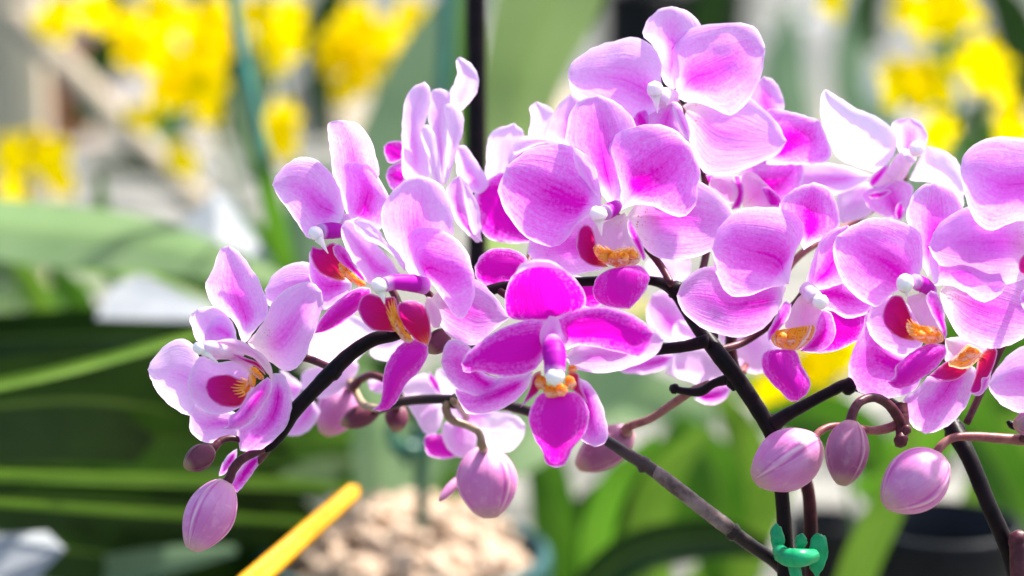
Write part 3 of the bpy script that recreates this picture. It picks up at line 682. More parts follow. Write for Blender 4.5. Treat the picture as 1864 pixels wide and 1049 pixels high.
# ---- right of centre flower
flower('A', 'pink flower right of the centre facing right, its small magenta lip hanging over the yellow blur', 2, 1466, 528, [(1440, 560, 14), (1360, 620, 14), (1300, 640, 8)], [
 ('dorsal_sepal', 'petal', 0.70, (3, 0, 2, 2, -2), 'G', [575,340, 545,270, 510,220, 475,165, 530,100, 610,70, 670,90, 705,150, 718,240, 680,280, 620,310], 5),
 ('petal', 'petal', 0.56, (0, -3, 3, 3, -2), 'G', [515,475, 540,360, 580,260, 545,195, 475,170, 390,167, 310,180, 235,250, 210,340, 225,430, 262,505, 310,526, 375,516, 445,490], 8),
 ('lateral_sepal', 'petal', 0.53, (6, 5, 1, 1, -1), 'G', [490,545, 500,450, 400,420, 300,430, 230,402, 150,418, 95,465, 70,520, 85,570, 140,630, 220,670, 320,687, 400,660, 450,615], 7),
 ('petal', 'petal', 0.59, (1, -2, 2, 2, -1), 'G', [575,500, 600,410, 635,310, 680,262, 750,240, 800,300, 780,400, 730,470, 650,495], 4),
 ('lateral_sepal', 'petal', 0.65, (3, 1, 2, 2, -1), 'G', [600,520, 660,460, 720,440, 800,480, 850,560, 820,595, 750,612, 690,585, 640,560], 4),
 ('lateral_sepal', 'petal', 1.29, (6, 8, 1, 1, -1), 'G', [640,580, 720,560, 840,560, 830,620, 790,700, 700,742, 600,748, 560,730], 4),
 ('throat', 'throat', .30, (-1, -2, 1, 1, 1), 'G', [570,510, 525,570, 500,640, 560,700, 620,690, 650,600, 620,540], 3),
 ('side_lobe', 'lip', .75, (-3, -6, 0, 0, 0), 'G', [435,705, 432,670, 465,600, 498,545, 527,555, 518,600, 480,655], 4),
 ('side_lobe', 'lip', .80, (-2, -5, -1, -1, 1), 'G', [560,742, 600,690, 625,620, 650,580, 685,590, 702,650, 690,705, 640,740], 4),
 ('callus', 'callus', .5, (-5, -4, 1, 1, -1), 'G', [510,740, 460,720, 445,685, 490,655, 540,665, 600,640, 625,640, 610,690, 560,735], 4),
 ('midlobe', 'lip', 1.22, (-5, -8, 3.5, 3.5, -3.5), 'G', [475,735, 420,742, 404,790, 430,850, 480,900, 515,938, 552,942, 590,910, 602,860, 570,800, 540,738], 6),
], [('column', 'columnpale', 'G', [(590, 490, 0, 28), (605, 515, -3, 34), (625, 535, -5, 30)]),
    ('cap', 'G', 642, 546, -6, 36, 34, 0, None),
    ('callus', 'G', [(490,690,-6,22,24,0), (525,695,-6,20,24,0), (470,680,-5,14,24,10)])])

# ---- right flower
flower('C', 'pink flower on the right with a round white cap, crimson lobes and a glossy magenta lip curling left', -4, 1672, 520, [(1700, 560, 8), (1720, 640, 20), (1730, 740, 20)], [
 ('petal', 'petal', 0.59, (0, -3, 3, 3, -2), 'h', [440,420, 490,340, 497,250, 492,150, 440,95, 360,65, 290,50, 200,55, 100,100, 30,150, 5,215, 20,300, 60,400, 120,470, 200,525, 260,530, 310,480, 380,440], 9),
 ('dorsal_sepal', 'petal', 0.53, (3, 1, 2, 2, -1), 'H', [455,410, 420,340, 400,260, 375,190, 392,125, 433,76, 480,65, 540,85, 575,140, 592,195, 560,260, 500,320, 475,380], 6),
 ('petal', 'petal', 0.50, (1, 0, 2, 2, -1), 'h', [555,420, 530,280, 545,140, 600,70, 700,15, 850,60, 960,300, 945,430, 900,482, 830,508, 760,480, 680,430, 610,418], 6),
 ('lateral_sepal', 'sepal', 0.48, (6, 4, 1, 2, -1), 'h', [590,450, 680,340, 800,320, 930,340, 1049,375, 1110,430, 1150,540, 1120,640, 1049,705, 980,742, 880,763, 780,742, 700,700, 645,620, 600,520], 7),
 ('lateral_sepal', 'petal', 0.43, (5, 4, 1, 1, -1), 'h', [515,700, 450,560, 340,480, 235,500, 190,620, 210,690, 270,752, 350,787, 430,790, 490,752], 4),
 ('side_lobe', 'lobe', .9, (-3, -5, -2, -2, 3), 'h', [455,722, 445,620, 412,530, 380,478, 330,478, 290,530, 275,590, 290,640, 340,690, 400,716], 6),
 ('side_lobe', 'lip', .78, (-5, -9, 0, 0, -1), 'h', [620,722, 590,650, 545,570, 515,490, 540,448, 572,460, 602,520, 618,600, 628,680], 4),
 ('throat', 'throat', .28, (-1.5, -3, 1, 1, 1), 'h', [550,440, 480,460, 410,490, 440,560, 480,640, 545,650, 610,690, 600,560], 4),
 ('callus', 'callus', .5, (-6, -5, 1, 1, -1), 'h', [520,740, 460,715, 412,670, 410,620, 460,645, 520,655, 560,640, 610,690, 605,728], 4),
 ('midlobe', 'lip', 1.22, (-6, -9, 3.5, 3.5, -3.5), 'h', [618,745, 540,735, 470,760, 400,810, 350,860, 345,920, 295,942, 345,982, 420,975, 480,935, 540,892, 602,830, 628,785], 6),
], [('column', 'column', 'h', [(545, 450, 0, 34), (500, 415, -3, 42), (450, 395, -6, 40)]),
    ('cap', 'h', 400, 408, -7, 52, 58, 0, (415, 485)),
    ('hairs', 'h', -7.4, [465,650,412,605, 460,655,408,625, 455,665,405,645, 455,675,410,665, 460,690,420,688, 470,645,430,600, 480,645,455,615]),
    ('callus', 'h', [(485,695,-7,28,30,0), (540,695,-7.4,24,34,0), (450,670,-6.4,22,20,40), (580,700,-6.6,18,26,0)])])

# ---- lower right, behind
flower('C', 'flower tucked under the right flower, hanging lilac petals around an orange throat with crimson lobes', 6, 1745, 640, [(1745, 690, 22), (1738, 750, 20)], [
 ('lateral_sepal', 'petal', 0.67, (2, 3, 2, 2, -2), 'h', [450,800, 300,750, 195,560, 170,650, 120,760, 92,850, 97,930, 150,1000, 230,1032, 340,1032, 440,1000, 488,930, 480,860], 5),
 ('lateral_sepal', 'petal', 0.53, (0, 1, 2, 2, -2), 'i', [720,320, 600,380, 530,370, 465,450, 385,500, 405,570, 440,650, 510,690, 600,667, 690,600, 750,510, 782,410, 785,330], 7),
 ('throat', 'throat', .22, (-1, -2, 1, 1, 0), 'i', [620,170, 620,290, 680,310, 800,290, 850,230, 760,170, 690,160], 3),
 ('side_lobe', 'lobe', .9, (-3, -4, 0, 0, 1), 'i', [700,300, 640,290, 590,320, 532,372, 580,395, 640,403, 700,385, 745,338], 3),
 ('side_lobe', 'lobe', .95, (-3, -5, 0, 0, 1), 'i', [800,280, 850,225, 902,228, 895,290, 870,360, 840,440, 790,480, 755,455, 780,380], 6,
   ('lip', .45, (-4, -6, 0, 0, 0), 'i', [870,345, 850,380, 820,385, 810,450, 760,470, 800,482, 845,445, 868,390], 4)),
 ('callus', 'callus', .5, (-4, -3, 1, 1, -1), 'i', [640,320, 640,290, 690,250, 740,200, 790,215, 830,250, 800,290, 730,335], 4),
], [('callus', 'i', [(720,270,-5,32,26,-30), (760,250,-5.2,30,34,0)])])

# ---- flower cut by the right edge
flower('C', 'large lilac flower cut off by the right edge of the picture above the middle', -8, 1882, 440, [(1870, 520, 10), (1820, 640, 14), (1760, 770, 8)], [
 ('petal', 'petal', 0.48, (0, -3, 3, 3, -2), 'I', [1660,760, 1700,560, 1660,430, 1543,408, 1380,395, 1250,450, 1195,520, 1185,600, 1215,740, 1270,870, 1350,928, 1450,890, 1543,868, 1610,850], 7),
 ('lateral_sepal', 'sepal', 0.43, (4, 2, 2, 2, -1), 'H', [855,330, 850,200, 790,130, 700,125, 610,150, 530,190, 480,240, 458,300, 480,350, 540,400, 620,432, 700,446, 780,430, 835,400], 7),
 ('side_lobe', 'lobe', .9, (-4, -5, 0, 0, 1), 'H', [850,410, 850,330, 812,325, 788,350, 785,380, 800,402], 4),
 ('lateral_sepal', 'petal', 0.67, (2, 2, 1, 1, 0), 'H', [850,550, 850,440, 815,450, 793,480, 795,510, 812,535], 4),
])
flower('C', 'lilac petals of a flower cut off by the right edge beside the curled magenta lip', -10, 1885, 690, [(1885, 740, 2), (1862, 800, -6)], [
 ('petal', 'petal', 0.39, (0, -3, 2, 2, -2), 'i', [1160,480, 1150,250, 1060,203, 960,268, 890,350, 853,420, 880,480, 930,532, 1020,577, 1110,580], 5),
])

# ---- back row
flower('D', 'almost white out-of-focus flower at the upper right with a small pink cupped lip', 34, 1646, 300, [(1640, 340, 44), (1560, 400, 40), (1450, 470, 30), (1400, 560, 26)], [
 ('petal', 'petal', 0.03, (0, -12, 2, 2, -2), 'g', [760,578, 640,545, 560,500, 520,440, 480,340, 460,240, 465,165, 490,130, 560,170, 650,230, 750,270, 830,320, 875,380, 870,450, 840,520], 7),  # near-white tone paints in the brightness of a sunlit petal
 ('dorsal_sepal', 'petal', 0.39, (2, -3, 1, 1, -1), 'g', [910,500, 870,420, 848,325, 890,292, 950,285, 1010,310, 1045,380, 1030,450, 970,500], 4),
 ('petal', 'petal', 0.05, (0, -10, 2, 2, -2), 'I', [900,640, 950,530, 990,460, 1040,458, 1120,490, 1185,560, 1210,700, 1190,800, 1130,720, 1040,660, 960,650], 6),
 ('lateral_sepal', 'petal', 0.33, (1, -3, 1, 1, -1), 'g', [740,600, 640,560, 530,535, 400,520, 290,530, 220,555, 212,600, 250,660, 310,700, 430,720, 560,700, 680,650], 6),
 ('lateral_sepal', 'petal', 0.22, (3, 0, 1, 1, -1), 'g', [740,640, 600,640, 550,720, 550,820, 580,860, 660,842, 740,800, 760,720], 4),
 ('side_lobe', 'lip', .9, (-2, -4, 0, 0, 0), 'g', [740,665, 728,630, 765,580, 835,530, 820,580, 775,640], 3),
 ('throat', 'throat', .25, (-1, -2, 0, 0, 0), 'g', [880,480, 820,570, 760,660, 830,690, 900,640, 950,560, 960,470], 3),
 ('midlobe', 'lip', .55, (-3, -6, 1, 1, 2), 'g', [900,845, 830,830, 740,790, 700,740, 688,690, 740,672, 800,680, 850,640, 900,625, 962,655, 960,720, 930,800], 6,
   ('lip', .98, (-7, -7, 0, 0, 0), 'g', [885,845, 868,800, 885,750, 910,745, 918,790, 905,835], 3), ('lip', .9, (-6.5, -7, 0, 0, 0), 'g', [715,705, 760,690, 830,675, 850,690, 790,725, 735,725], 3)),
], [('column', 'columnpale', 'g', [(860, 600, -2, 44), (900, 540, -4, 48), (945, 490, -6, 46)]),
    ('cap', 'g', 985, 455, -7, 52, 46, -40, None)], pedmat='pedicel')
flower('D', 'magenta flower in the back row between the topmost flower and the white one', 28, 1400, 280, [(1390, 380, 38), (1370, 480, 34), (1340, 600, 26)], [
 ('dorsal_sepal', 'petal', 0.48, (3, 0, 1, 1, -1), 'g', [180,280, 90,240, 60,180, 100,110, 150,55, 200,75, 240,130, 262,200, 250,260], 4),
 ('petal', 'petal', 0.73, (0, -3, 1, 1, -2), 'g', [160,540, 170,420, 160,250, 260,243, 380,272, 460,300, 510,430, 520,490, 480,528, 340,540], 5),
 ('lateral_sepal', 'petal', 0.70, (2, 0, 1, 1, -1), 'F', [860,800, 900,740, 1000,720, 1100,690, 1150,720, 1160,780, 1120,900, 1040,960, 930,930], 4),
 ('side_lobe', 'lip', .95, (-2, -4, 0, 0, 1), 'F', [720,880, 690,850, 700,800, 760,790, 770,830], 3),
 ('throat', 'throat', .45, (-3, -6, 1, 1, -2), 'F', [840,930, 770,930, 725,860, 740,800, 800,790, 860,810, 880,880], 3),
 ('side_lobe', 'lip', .92, (-4, -7, 0, 0, 0), 'F', [825,955, 850,880, 835,805, 865,800, 885,870, 870,940], 3),
 ('midlobe', 'throat', .50, (-3, -6, 1, 1, -2), 'F', [880,940, 870,850, 880,790, 930,785, 990,840, 1055,925, 1000,955], 4,
   ('lip', .95, (-6, -7, 0, 0, 0), 'F', [1000,935, 965,860, 1000,850, 1050,900, 1060,945], 2)),
], pedmat='pedicel')
flower('D', 'blurred violet-pink flower seen through the fork of the black stem, left of it', 46, 1245, 620, [(1270, 650, 54), (1310, 640, 40), (1330, 650, 28)], [
 ('petal', 'petal', 0.43, (0, -3, 1, 1, -1), 'j', [440,560, 260,540, 190,460, 165,380, 200,290, 260,268, 330,310, 420,420, 465,500], 4),
 ('petal', 'petal', 0.04, (-3, -5, 1, 1, -1), 'j', [400,550, 320,520, 315,460, 350,425, 410,450, 460,500, 450,540], 3),
 ('lateral_sepal', 'petal', 0.59, (0, -2, 1, 1, 0), 'j', [350,610, 200,610, 100,640, 20,700, 60,722, 180,718, 270,690], 3),
 ('lateral_sepal', 'petal', 0.15, (-2, -6, 1, 1, -2), 'j', [270,720, 320,620, 420,588, 500,590, 560,640, 605,700, 570,750, 500,790, 400,765], 5),
 ('midlobe', 'petal', 0.72, (0, -2, 1, 1, -1), 'j', [430,860, 500,800, 600,775, 635,800, 600,860, 520,892], 3),
 ('dorsal_sepal', 'petal', 0.22, (6, 2, 1, 1, 0), 'j', [300,230, 180,200, 180,100, 290,70, 400,90, 400,190], 3),
], pedmat='pedicel')
flower('D', 'blurred lavender flower right of the thick black stem, behind the small magenta lip', 44, 1380, 620, [(1370, 640, 52), (1350, 680, 36)], [
 ('petal', 'petal', 0.22, (0, -3, 1, 1, -1), 'j', [640,500, 560,510, 640,620, 700,700, 770,725, 830,700, 870,600, 860,450, 740,450], 4),
 ('lateral_sepal', 'petal', 0.30, (2, 0, 1, 1, -1), 'j', [900,560, 840,560, 780,640, 800,720, 860,720, 920,640], 3),
], pedmat='pedicel')
flower('B', 'blurred pale flower behind the fork of the pale branch, left of the hanging bud', 50, 850, 760, [(840, 745, 40), (825, 730, 26)], [
 ('petal', 'petal', 0.05, (0, -4, 1, 1, -1), 'k', [310,250, 250,130, 180,128, 110,160, 85,210, 120,245, 230,255], 4, ('lip', .85, (-4, -4, 0, 0, 0), 'k', [245,110, 240,160, 280,215, 312,235, 290,160], 3)),
 ('petal', 'petal', 0.10, (-1, -4, 1, 1, -1), 'k', [320,250, 280,150, 300,90, 360,130, 410,190, 400,240], 3),
 ('lateral_sepal', 'petal', 0.16, (0, -4, 1, 1, -1), 'k', [320,290, 230,262, 120,275, 160,350, 210,440, 260,455, 310,400], 4),
 ('midlobe', 'lip', 1.22, (0, -2, 1, 1, 0), 'k', [400,575, 330,460, 230,455, 212,500, 240,565, 320,585], 3),
 ('lateral_sepal', 'petal', 0.30, (-3, -6, 1, 1, -1), 'k', [430,380, 330,385, 315,460, 350,540, 410,582, 480,560, 503,480, 490,420], 4),
 ('petal', 'petal', 0.03, (-1, -8, 1, 1, -2), 'k', [500,420, 560,360, 640,340, 720,350, 770,400, 760,460, 710,530, 660,548, 560,510], 4),
 ('dorsal_sepal', 'petal', 0.28, (3, 0, 1, 1, -1), 'k', [520,440, 370,420, 345,310, 400,285, 500,310, 640,330, 700,340], 3),
], pedmat='pedicelolive')
flower('B', 'blurred pale flower behind the black branch, left of the curled magenta lip', 52, 610, 680, [(640, 700, 50), (660, 735, 40), (690, 745, 28)], [
 ('petal', 'petal', 0.05, (0, -8, 1, 1, -2), 'c', [480,640, 300,620, 240,560, 300,480, 400,400, 470,365, 560,400, 610,455, 560,560], 5),
 ('petal', 'petal', 0.34, (2, -2, 1, 1, -1), 'c', [330,620, 250,560, 240,500, 300,410, 360,370, 400,400, 420,560], 4),
 ('lateral_sepal', 'petal', 0.18, (0, -3, 1, 1, -1), 'c', [420,620, 300,650, 210,690, 215,780, 300,830, 400,800, 500,700, 510,630], 4),
 ('lateral_sepal', 'petal', 0.39, (0, -4, 1, 1, -1), 'c', [260,830, 170,900, 110,1010, 150,1032, 220,1020, 290,950, 305,880], 3),
 ('midlobe', 'petal', 0.34, (4, 2, 1, 1, -1), 'c', [220,760, 100,670, 90,720, 120,800, 170,850], 2),
 ('dorsal_sepal', 'petal', 0.12, (2, -2, 1, 1, -1), 'c', [720,620, 620,610, 580,570, 650,515, 770,490, 800,530, 780,640], 4),
 ('lateral_sepal', 'petal', 0.25, (2, 0, 1, 1, 0), 'c', [640,720, 570,730, 580,780, 640,800, 680,760], 2),
], pedmat='pedicelolive')
flower('A', 'violet sliver of a small half-open flower just above the long bud at the lower left', 10, 450, 850, [(470, 840, 10), (490, 815, 6)], [
 ('petal', 'petal', 0.72, (0, 0, 1, 1, -1), 'b', [395,350, 345,385, 310,440, 295,500, 330,490, 385,420], 3),
 ('petal', 'petal', 0.90, (-1, -1, 1, 1, -1), 'b', [530,375, 470,395, 400,470, 352,560, 395,592, 440,545, 500,460, 530,410], 4),
])

# ---------------------------------------------------------------- stems
def stem(sp, name, mat, paths, knots=(), seg=16):
    g = G()
    for p in paths: tube(g, mat, p, seg=seg, n=len(p)*9)
    for x, y, z, r in knots: blob(g, mat, x, y, z, r*1.05, r*1.25, r*1.05, rot=20, lump=.15)
    return g.build(name, SP[sp])

stem('A', 'stem', 'stem', [
  [(1432,1130,10,15), (1430,1049,10,15), (1428,960,9,13.5), (1420,870,8,13.5), (1408,800,7,14), (1392,765,7,15), (1350,700,7,15.5), (1312,650,7,16), (1278,605,10,14.5), (1250,565,14,12), (1234,540,16,11), (1215,520,15,12), (1190,512,12,9), (1150,508,9,9), (1080,512,6,9), (1000,516,6,9), (930,520,5,9), (900,526,4,10), (850,545,2,11), (790,575,1,12), (722,608,0,12), (680,618,0,13), (640,643,0,13.5), (605,676,0,15), (570,712,0,13.5), (535,750,0,13.5), (510,790,1,12), (490,815,1,8), (465,822,1,6)],
  ], [(1288,614,10,17), (1405,774,8,18), (607,677,0,14.5), (714,607,0,13), (1230,528,16,14), (1338,692,8,16)])
stem('A', 'branch', 'stem', [[(1405,775,7,16), (1430,757,7,13), (1470,735,8,11), (1510,714,9,10.5), (1545,700,10,11), (1590,715,12,10), (1640,745,14,9)]], [(1545,703,10,14)])
stem('A', 'branch', 'stem', [[(1290,620,6,13), (1250,630,8,11), (1210,635,10,10.5), (1170,640,12,9.5), (1120,640,14,8)]])
stem('A', 'branch', 'stem', [[(1335,688,8,12), (1300,698,10,8), (1275,713,12,9), (1245,712,14,7), (1222,706,16,7)]], [(1228,708,15,8)])
stem('B', 'stem', 'stembrown', [
  [(1480,1130,22,13), (1440,1060,18,13), (1415,1025,16,13), (1370,995,15,12.5), (1330,965,14,13), (1285,930,13,12.5), (1230,888,12,12), (1180,850,11,12), (1140,825,12,11), (1100,800,16,10), (1040,775,22,10), (950,745,28,10), (890,733,30,9), (820,727,32,9), (760,728,34,9), (715,735,34,8.5), (690,748,36,7)],
  ], [(1335,969,14,13), (1172,846,11,12.5), (828,730,32,12)])
stem('B', 'sheath', 'sheath', [[(1186,853,11,10), (1200,864,11,13), (1240,895,12,13.6), (1290,934,13,13.8), (1322,958,13.6,14), (1332,966,14,11)]])
stem('C', 'stem', 'stem', [
  [(1870,1130,12,16), (1838,1010,11,15.5), (1800,920,10,15), (1765,835,12,15.5), (1738,785,16,17), (1725,750,20,14), (1730,690,22,12), (1760,600,16,11), (1800,500,16,10), (1860,440,12,9)]], [(1738,785,17,18)])
stem('D', 'stem', 'darkred', [
  [(1480,1130,26,13), (1478,1049,26,13), (1476,980,25,13), (1472,900,24,12), (1455,850,24,12), (1425,805,24,11), (1385,750,24,11), (1345,690,26,11), (1330,630,27,11), (1345,560,30,10), (1385,470,32,9), (1450,420,36,9), (1540,380,40,8), (1620,330,42,7)]])
stem('C', 'side_shoot', 'pediceldark', [[(1866,1120,6,20), (1858,1049,6,19), (1854,1000,6,17), (1852,982,6,15)]], [(1852,984,6,16)])
stem('A', 'side_shoot', 'pediceldark', [[(1640,735,6,12), (1642,760,5,13), (1642,785,4,12), (1642,800,4,11)]], [(1640,801,3,12), (1650,783,1,8)])

# ---------------------------------------------------------------- buds
def bud(sp, label, mat, ends, hw, dep, ped, pmat, dtip=-4, phase=.4, pr0=8):
    g = G(); bud_geo(g, mat, *ends, hw, dep, dtip, phase=phase)
    o = g.build('bud', SP[sp], origin=at(ends[0], ends[1], FOCUS+dep/1000)); tag(o, label)
    g = G(); pts = [(ends[0]+(ends[2]-ends[0])*.06, ends[1]+(ends[3]-ends[1])*.06, dep, pr0*1.2)]+[(x, y, z, r) for x, y, z, r in ped]
    tube(g, pmat, pts, seg=14); g.build('pedicel', o)
    return o
bud('A', 'long mauve-pink bud hanging lowest at the left', 'bud', (412, 878, 348, 1000), 44, -2, [(418,870,-2,9), (424,855,-2,8.5), (436,840,-2,8.5), (455,828,-1,8), (480,818,0,7)], 'pediceldark', phase=.9, pr0=9)
bud('A', 'small plum bud left of the long drooping bud', 'budplum', (388, 818, 337, 850), 23, -3, [(390,815,-3,8), (400,804,-2,7), (418,798,-1,6), (440,801,0,6)], 'pediceldark')
bud('A', 'big pink bud left of the smaller mauve bud under the fork', 'bud', (1490, 805, 1374, 872), 55, -3, [(1482,800,-3,8), (1492,786,-2,7), (1515,776,0,6.5), (1550,778,3,7), (1590,784,5,8), (1622,778,5,9), (1640,768,5,9)], 'pedicel', phase=1.2)
bud('A', 'mauve upright bud hanging from the hooked stalk', 'budmauve', (1551, 768, 1533, 882), 39, -8, [(1549,765,-8,10), (1555,745,-7,9), (1568,730,-5,8.5), (1592,724,-2,8.5), (1615,735,1,9), (1632,755,3,10), (1642,775,4,10)], 'pediceldark', phase=.1, pr0=10)
bud('C', 'broad pink bud lowest at the right, hanging from a long reddish stalk', 'bud', (1718, 838, 1612, 918), 56, -10, [(1706,824,-10,9), (1720,806,-9,8), (1740,796,-8,7.5), (1780,795,-6,8.5), (1830,799,-4,9.5), (1885,802,-3,11)], 'pedicel', phase=2.2, pr0=8)
bud('C', 'small plum bud at the right edge with a dark pointed scale', 'budmauve', (1890, 770, 1848, 772), 22, -8, [(1880,780,-7,7), (1870,795,-5,7)], 'pediceldark')
g = G(); blob(g, 'stem', 1843, 774, -9, 12, 7, 7, rot=35, lump=.2); g.build('scale', SP['C'])
bud('A', 'small dark greenish-brown bud wedged behind the lip of the flower left of the centre', 'budplum', (815, 605, 780, 640), 20, 3, [(822,598,3,6), (830,580,3,6)], 'pediceldark')
bud('B', 'blurred pale pink bud hanging below the white blurred petals in the middle', 'bud', (882, 815, 892, 942), 54, 36, [(878,812,28,8), (872,788,30,7), (850,775,32,7), (822,764,32,8), (812,745,32,8), (815,730,32,8)], 'pedicelolive', phase=.2)
bud('B', 'blurred dusky pink bud cut by the black branch at the left, largest of its three', 'bud', (640, 700, 590, 790), 38, 62, [(642,705,44,9), (655,692,42,8), (675,683,38,7), (700,690,36,7)], 'pediceldark')
bud('B', 'blurred dark plum bud pointing left under the curled magenta lip', 'budplum', (690, 745, 622, 772), 20, 48, [(700,742,36,8), (720,736,35,8)], 'pediceldark')
bud('B', 'blurred plum bud hanging right below the tip of the curled magenta lip', 'budplum', (722, 735, 722, 785), 21, 58, [(724,735,38,8), (735,728,35,8)], 'pediceldark')
bud('B', 'blurred round mauve bud on the thin red stalk right of the hanging lip', 'budmauve', (1150, 785, 1052, 850), 36, 46, [(1140,782,30,10), (1150,775,28,8), (1185,762,24,7.5), (1225,735,20,8), (1260,712,16,8), (1290,700,12,8)], 'pedicel')
bud('B', 'blurred narrow violet bud behind the pale hanging bud', 'bud', (838, 868, 800, 912), 9, 40, [(845,862,40,5), (870,850,38,5)], 'pedicel')

# ================================================================ the greenhouse around
def box(g, mat, c, sx, sy, sz, rz=0.0, bev=0.0):
    """axis box with chamfered edges, turned about z"""
    b = min(bev, sx/3, sy/3, sz/3); c = Vector(c); R = Matrix.Rotation(rz, 3, 'Z')
    bm = bmesh.new(); bmesh.ops.create_cube(bm, size=1.0)
    for v in bm.verts: v.co = Vector((v.co.x*sx, v.co.y*sy, v.co.z*sz))
    if b > 0: bmesh.ops.bevel(bm, geom=list(bm.edges), offset=b, segments=2, affect='EDGES')
    bm.verts.index_update()
    g.add([R @ v.co+c for v in bm.verts], [tuple(v.index for v in f.verts) for f in bm.faces], mat)
    bm.free()

BZ = 0.85          # top of the near bench
# ground and benches
g = G()
n = 40
P = [Vector((x, y, 0.012*noise.noise(Vector((x*2, y*2, 0))))) for y in np.linspace(-4, 60, n) for x in np.linspace(-30, 30, n)]
g.grid(P, n, n, 'gravel'); tag(g.build('ground'), kind='structure')

def bench(label, x0, x1, y0, y1, z, matname, slat=0.09, gap=0.012, legs=True):
    o = empty('bench', ((x0+x1)/2, (y0+y1)/2, 0), label, 'bench')
    w = slat; y = y0; proto = None
    while y < y1-0.01:
        if proto is None:
            g = G(); box(g, matname, ((x0+x1)/2, y+w/2, z-0.0125), x1-x0, w-gap, 0.025, bev=0.003)
            proto = g.build('plank', o)
        else:
            c = proto.copy(); COL.objects.link(c); c.parent = o
            c.location = proto.location+Vector((0, y-y0, -0.001*random.random()))
        y += w
    for yy in (y0+.02, y1-.02):
        g = G(); box(g, 'metal', ((x0+x1)/2, yy, z-0.06), x1-x0-.02, .03, .05, bev=.004); g.build('rail', o)
    for xx in np.arange(x0+.15, x1, 1.0):
        for yy in (y0+.06, y1-.06):
            g = G(); box(g, 'metal', (xx, yy, (z-.09)/2), .035, .035, z-.09, bev=.004); g.build('leg', o)
    return o
bench('weathered grey plank bench under the orchid pots in the foreground', -1.6, 1.6, 0.35, 2.45, BZ, 'concrete')
bench('far plank bench with small pots, blurred at the top of the picture', -2.6, 2.6, 3.6, 4.9, 0.55, 'wood')

def lathe(g, mat, prof, c, seg=40):
    P = []
    for r, z in prof:
        for j in range(seg):
            a = 2*math.pi*j/seg; P.append(Vector((c[0]+r*math.cos(a), c[1]+r*math.sin(a), c[2]+z)))
    g.grid(P, len(prof), seg, mat, wrap=True)

def pot(name, label, c, r, h, mat, soil='soil', group=None, mound=0.0):
    o = empty(name, c, label, 'pot', group)
    g = G(); lathe(g, mat, [(.001, 0), (r*.72, 0), (r*.74, .004), (r*.93, h-.018), (r*.93, h-.016), (r, h-.014), (r*1.01, h-.002), (r*.99, h), (r*.93, h), (r*.90, h-.02), (r*.7, .006), (.001, .006)], c)
    g.build('pot_wall', o, origin=c)
    g = G(); P = []
    for i in range(14):
        q = i/13
        for j in range(32):
            a = 2*math.pi*j/32; x = c[0]+r*.9*q*math.cos(a); y = c[1]+r*.9*q*math.sin(a)
            P.append(Vector((x, y, c[2]+h-.016+mound*(1-q*q)+.003*noise.noise(Vector((x*150, y*150, 0))))))
    g.grid(P, 14, 32, soil, wrap=True); g.build('soil', o)
    return o

# teal pot full of bark
pc = at(735, 1002, .97); PR = .050; PH = pc.z-BZ
pot('flower_pot', 'teal plastic pot heaped with pale bark chips at the bottom centre', (pc.x, pc.y, BZ), PR, PH, 'tealpot', mound=.017)
potroot = bpy.data.objects['flower_pot']
chips = []
for k in range(6):
    g = G(); bm = bmesh.new(); bmesh.ops.create_icosphere(bm, subdivisions=1, radius=1)
    s = (random.uniform(.0045, .0075), random.uniform(.003, .0045), random.uniform(.0016, .003))
    for v in bm.verts:
        f = 1+.35*noise.noise(v.co*2+Vector((k*3, 0, 0))); v.co = Vector((v.co.x*s[0], v.co.y*s[1], v.co.z*s[2]))*f
    bm.verts.index_update(); g.add([v.co.copy() for v in bm.verts], [tuple(v.index for v in f.verts) for f in bm.faces], 'bark'); bm.free()
    me = g.build('bark_chip', potroot, smooth=False); chips.append(me.data); bpy.data.objects.remove(me)
for k in range(260):
    q = math.sqrt(random.random())*.90; a = random.random()*6.283
    o = bpy.data.objects.new('bark_chip', chips[k % 6]); COL.objects.link(o); o.parent = potroot
    o.location = (PR*q*math.cos(a), PR*q*math.sin(a), PH-.014+.026*(1-q*q)+random.uniform(-.001, .0045))
    o.rotation_euler = (random.uniform(-.8, .8), random.uniform(-.8, .8), random.random()*6.28)
    s = random.uniform(.8, 1.35); o.scale = (s, s, s)

# other pots
def potat(px, py, d, rpx, h, mat, label, name='flower_pot', group=None):
    c = at(px, py, d)       # centre of the rim
    r = rpx*d/FX
    base = BZ if c.y < 2.5 else .55
    hh = h if h else max(.04, c.z-base)
    return pot(name, label, (c.x, c.y, c.z-hh), r, hh, mat, group=group)
potat(1715, 950, .92, 145, 0, 'blackpot', 'large black plastic pot at the lower right under the broad pink bud')
potat(1500, 940, 1.25, 70, 0, 'blackpot', 'blurred small black pot between the tied stems and the large black pot')
potat(300, 1080, .95, 170, 0, 'blackpot', 'black pot at the bottom left under the dark leaves')
potat(118, 62, 3.9, 46, 0, 'redpot', 'blurred terracotta pot beside the wooden post at the upper left', group='small pots on the far bench')
potat(215, 105, 4.0, 40, 0, 'whitepot', 'blurred white pot right of the terracotta pot at the upper left', group='small pots on the far bench')
potat(320, 120, 3.8, 44, 0, 'greypot', 'blurred grey pot behind the yellow flowers at the upper left', group='small pots on the far bench')
potat(560, 130, 4.0, 46, 0, 'greypot', 'blurred grey pot between the two yellow flower clusters', group='small pots on the far bench')
potat(700, 150, 4.1, 40, 0, 'whitepot', 'blurred white pot under the second yellow cluster', group='small pots on the far bench')
potat(1160, -30, 2.9, 72, 0, 'blackpot', 'blurred black pot left of the topmost flower', group='small pots on the far bench')
potat(1290, -30, 3.4, 80, 0, 'blackpot', 'blurred black pot behind the topmost flower', group='small pots on the far bench')
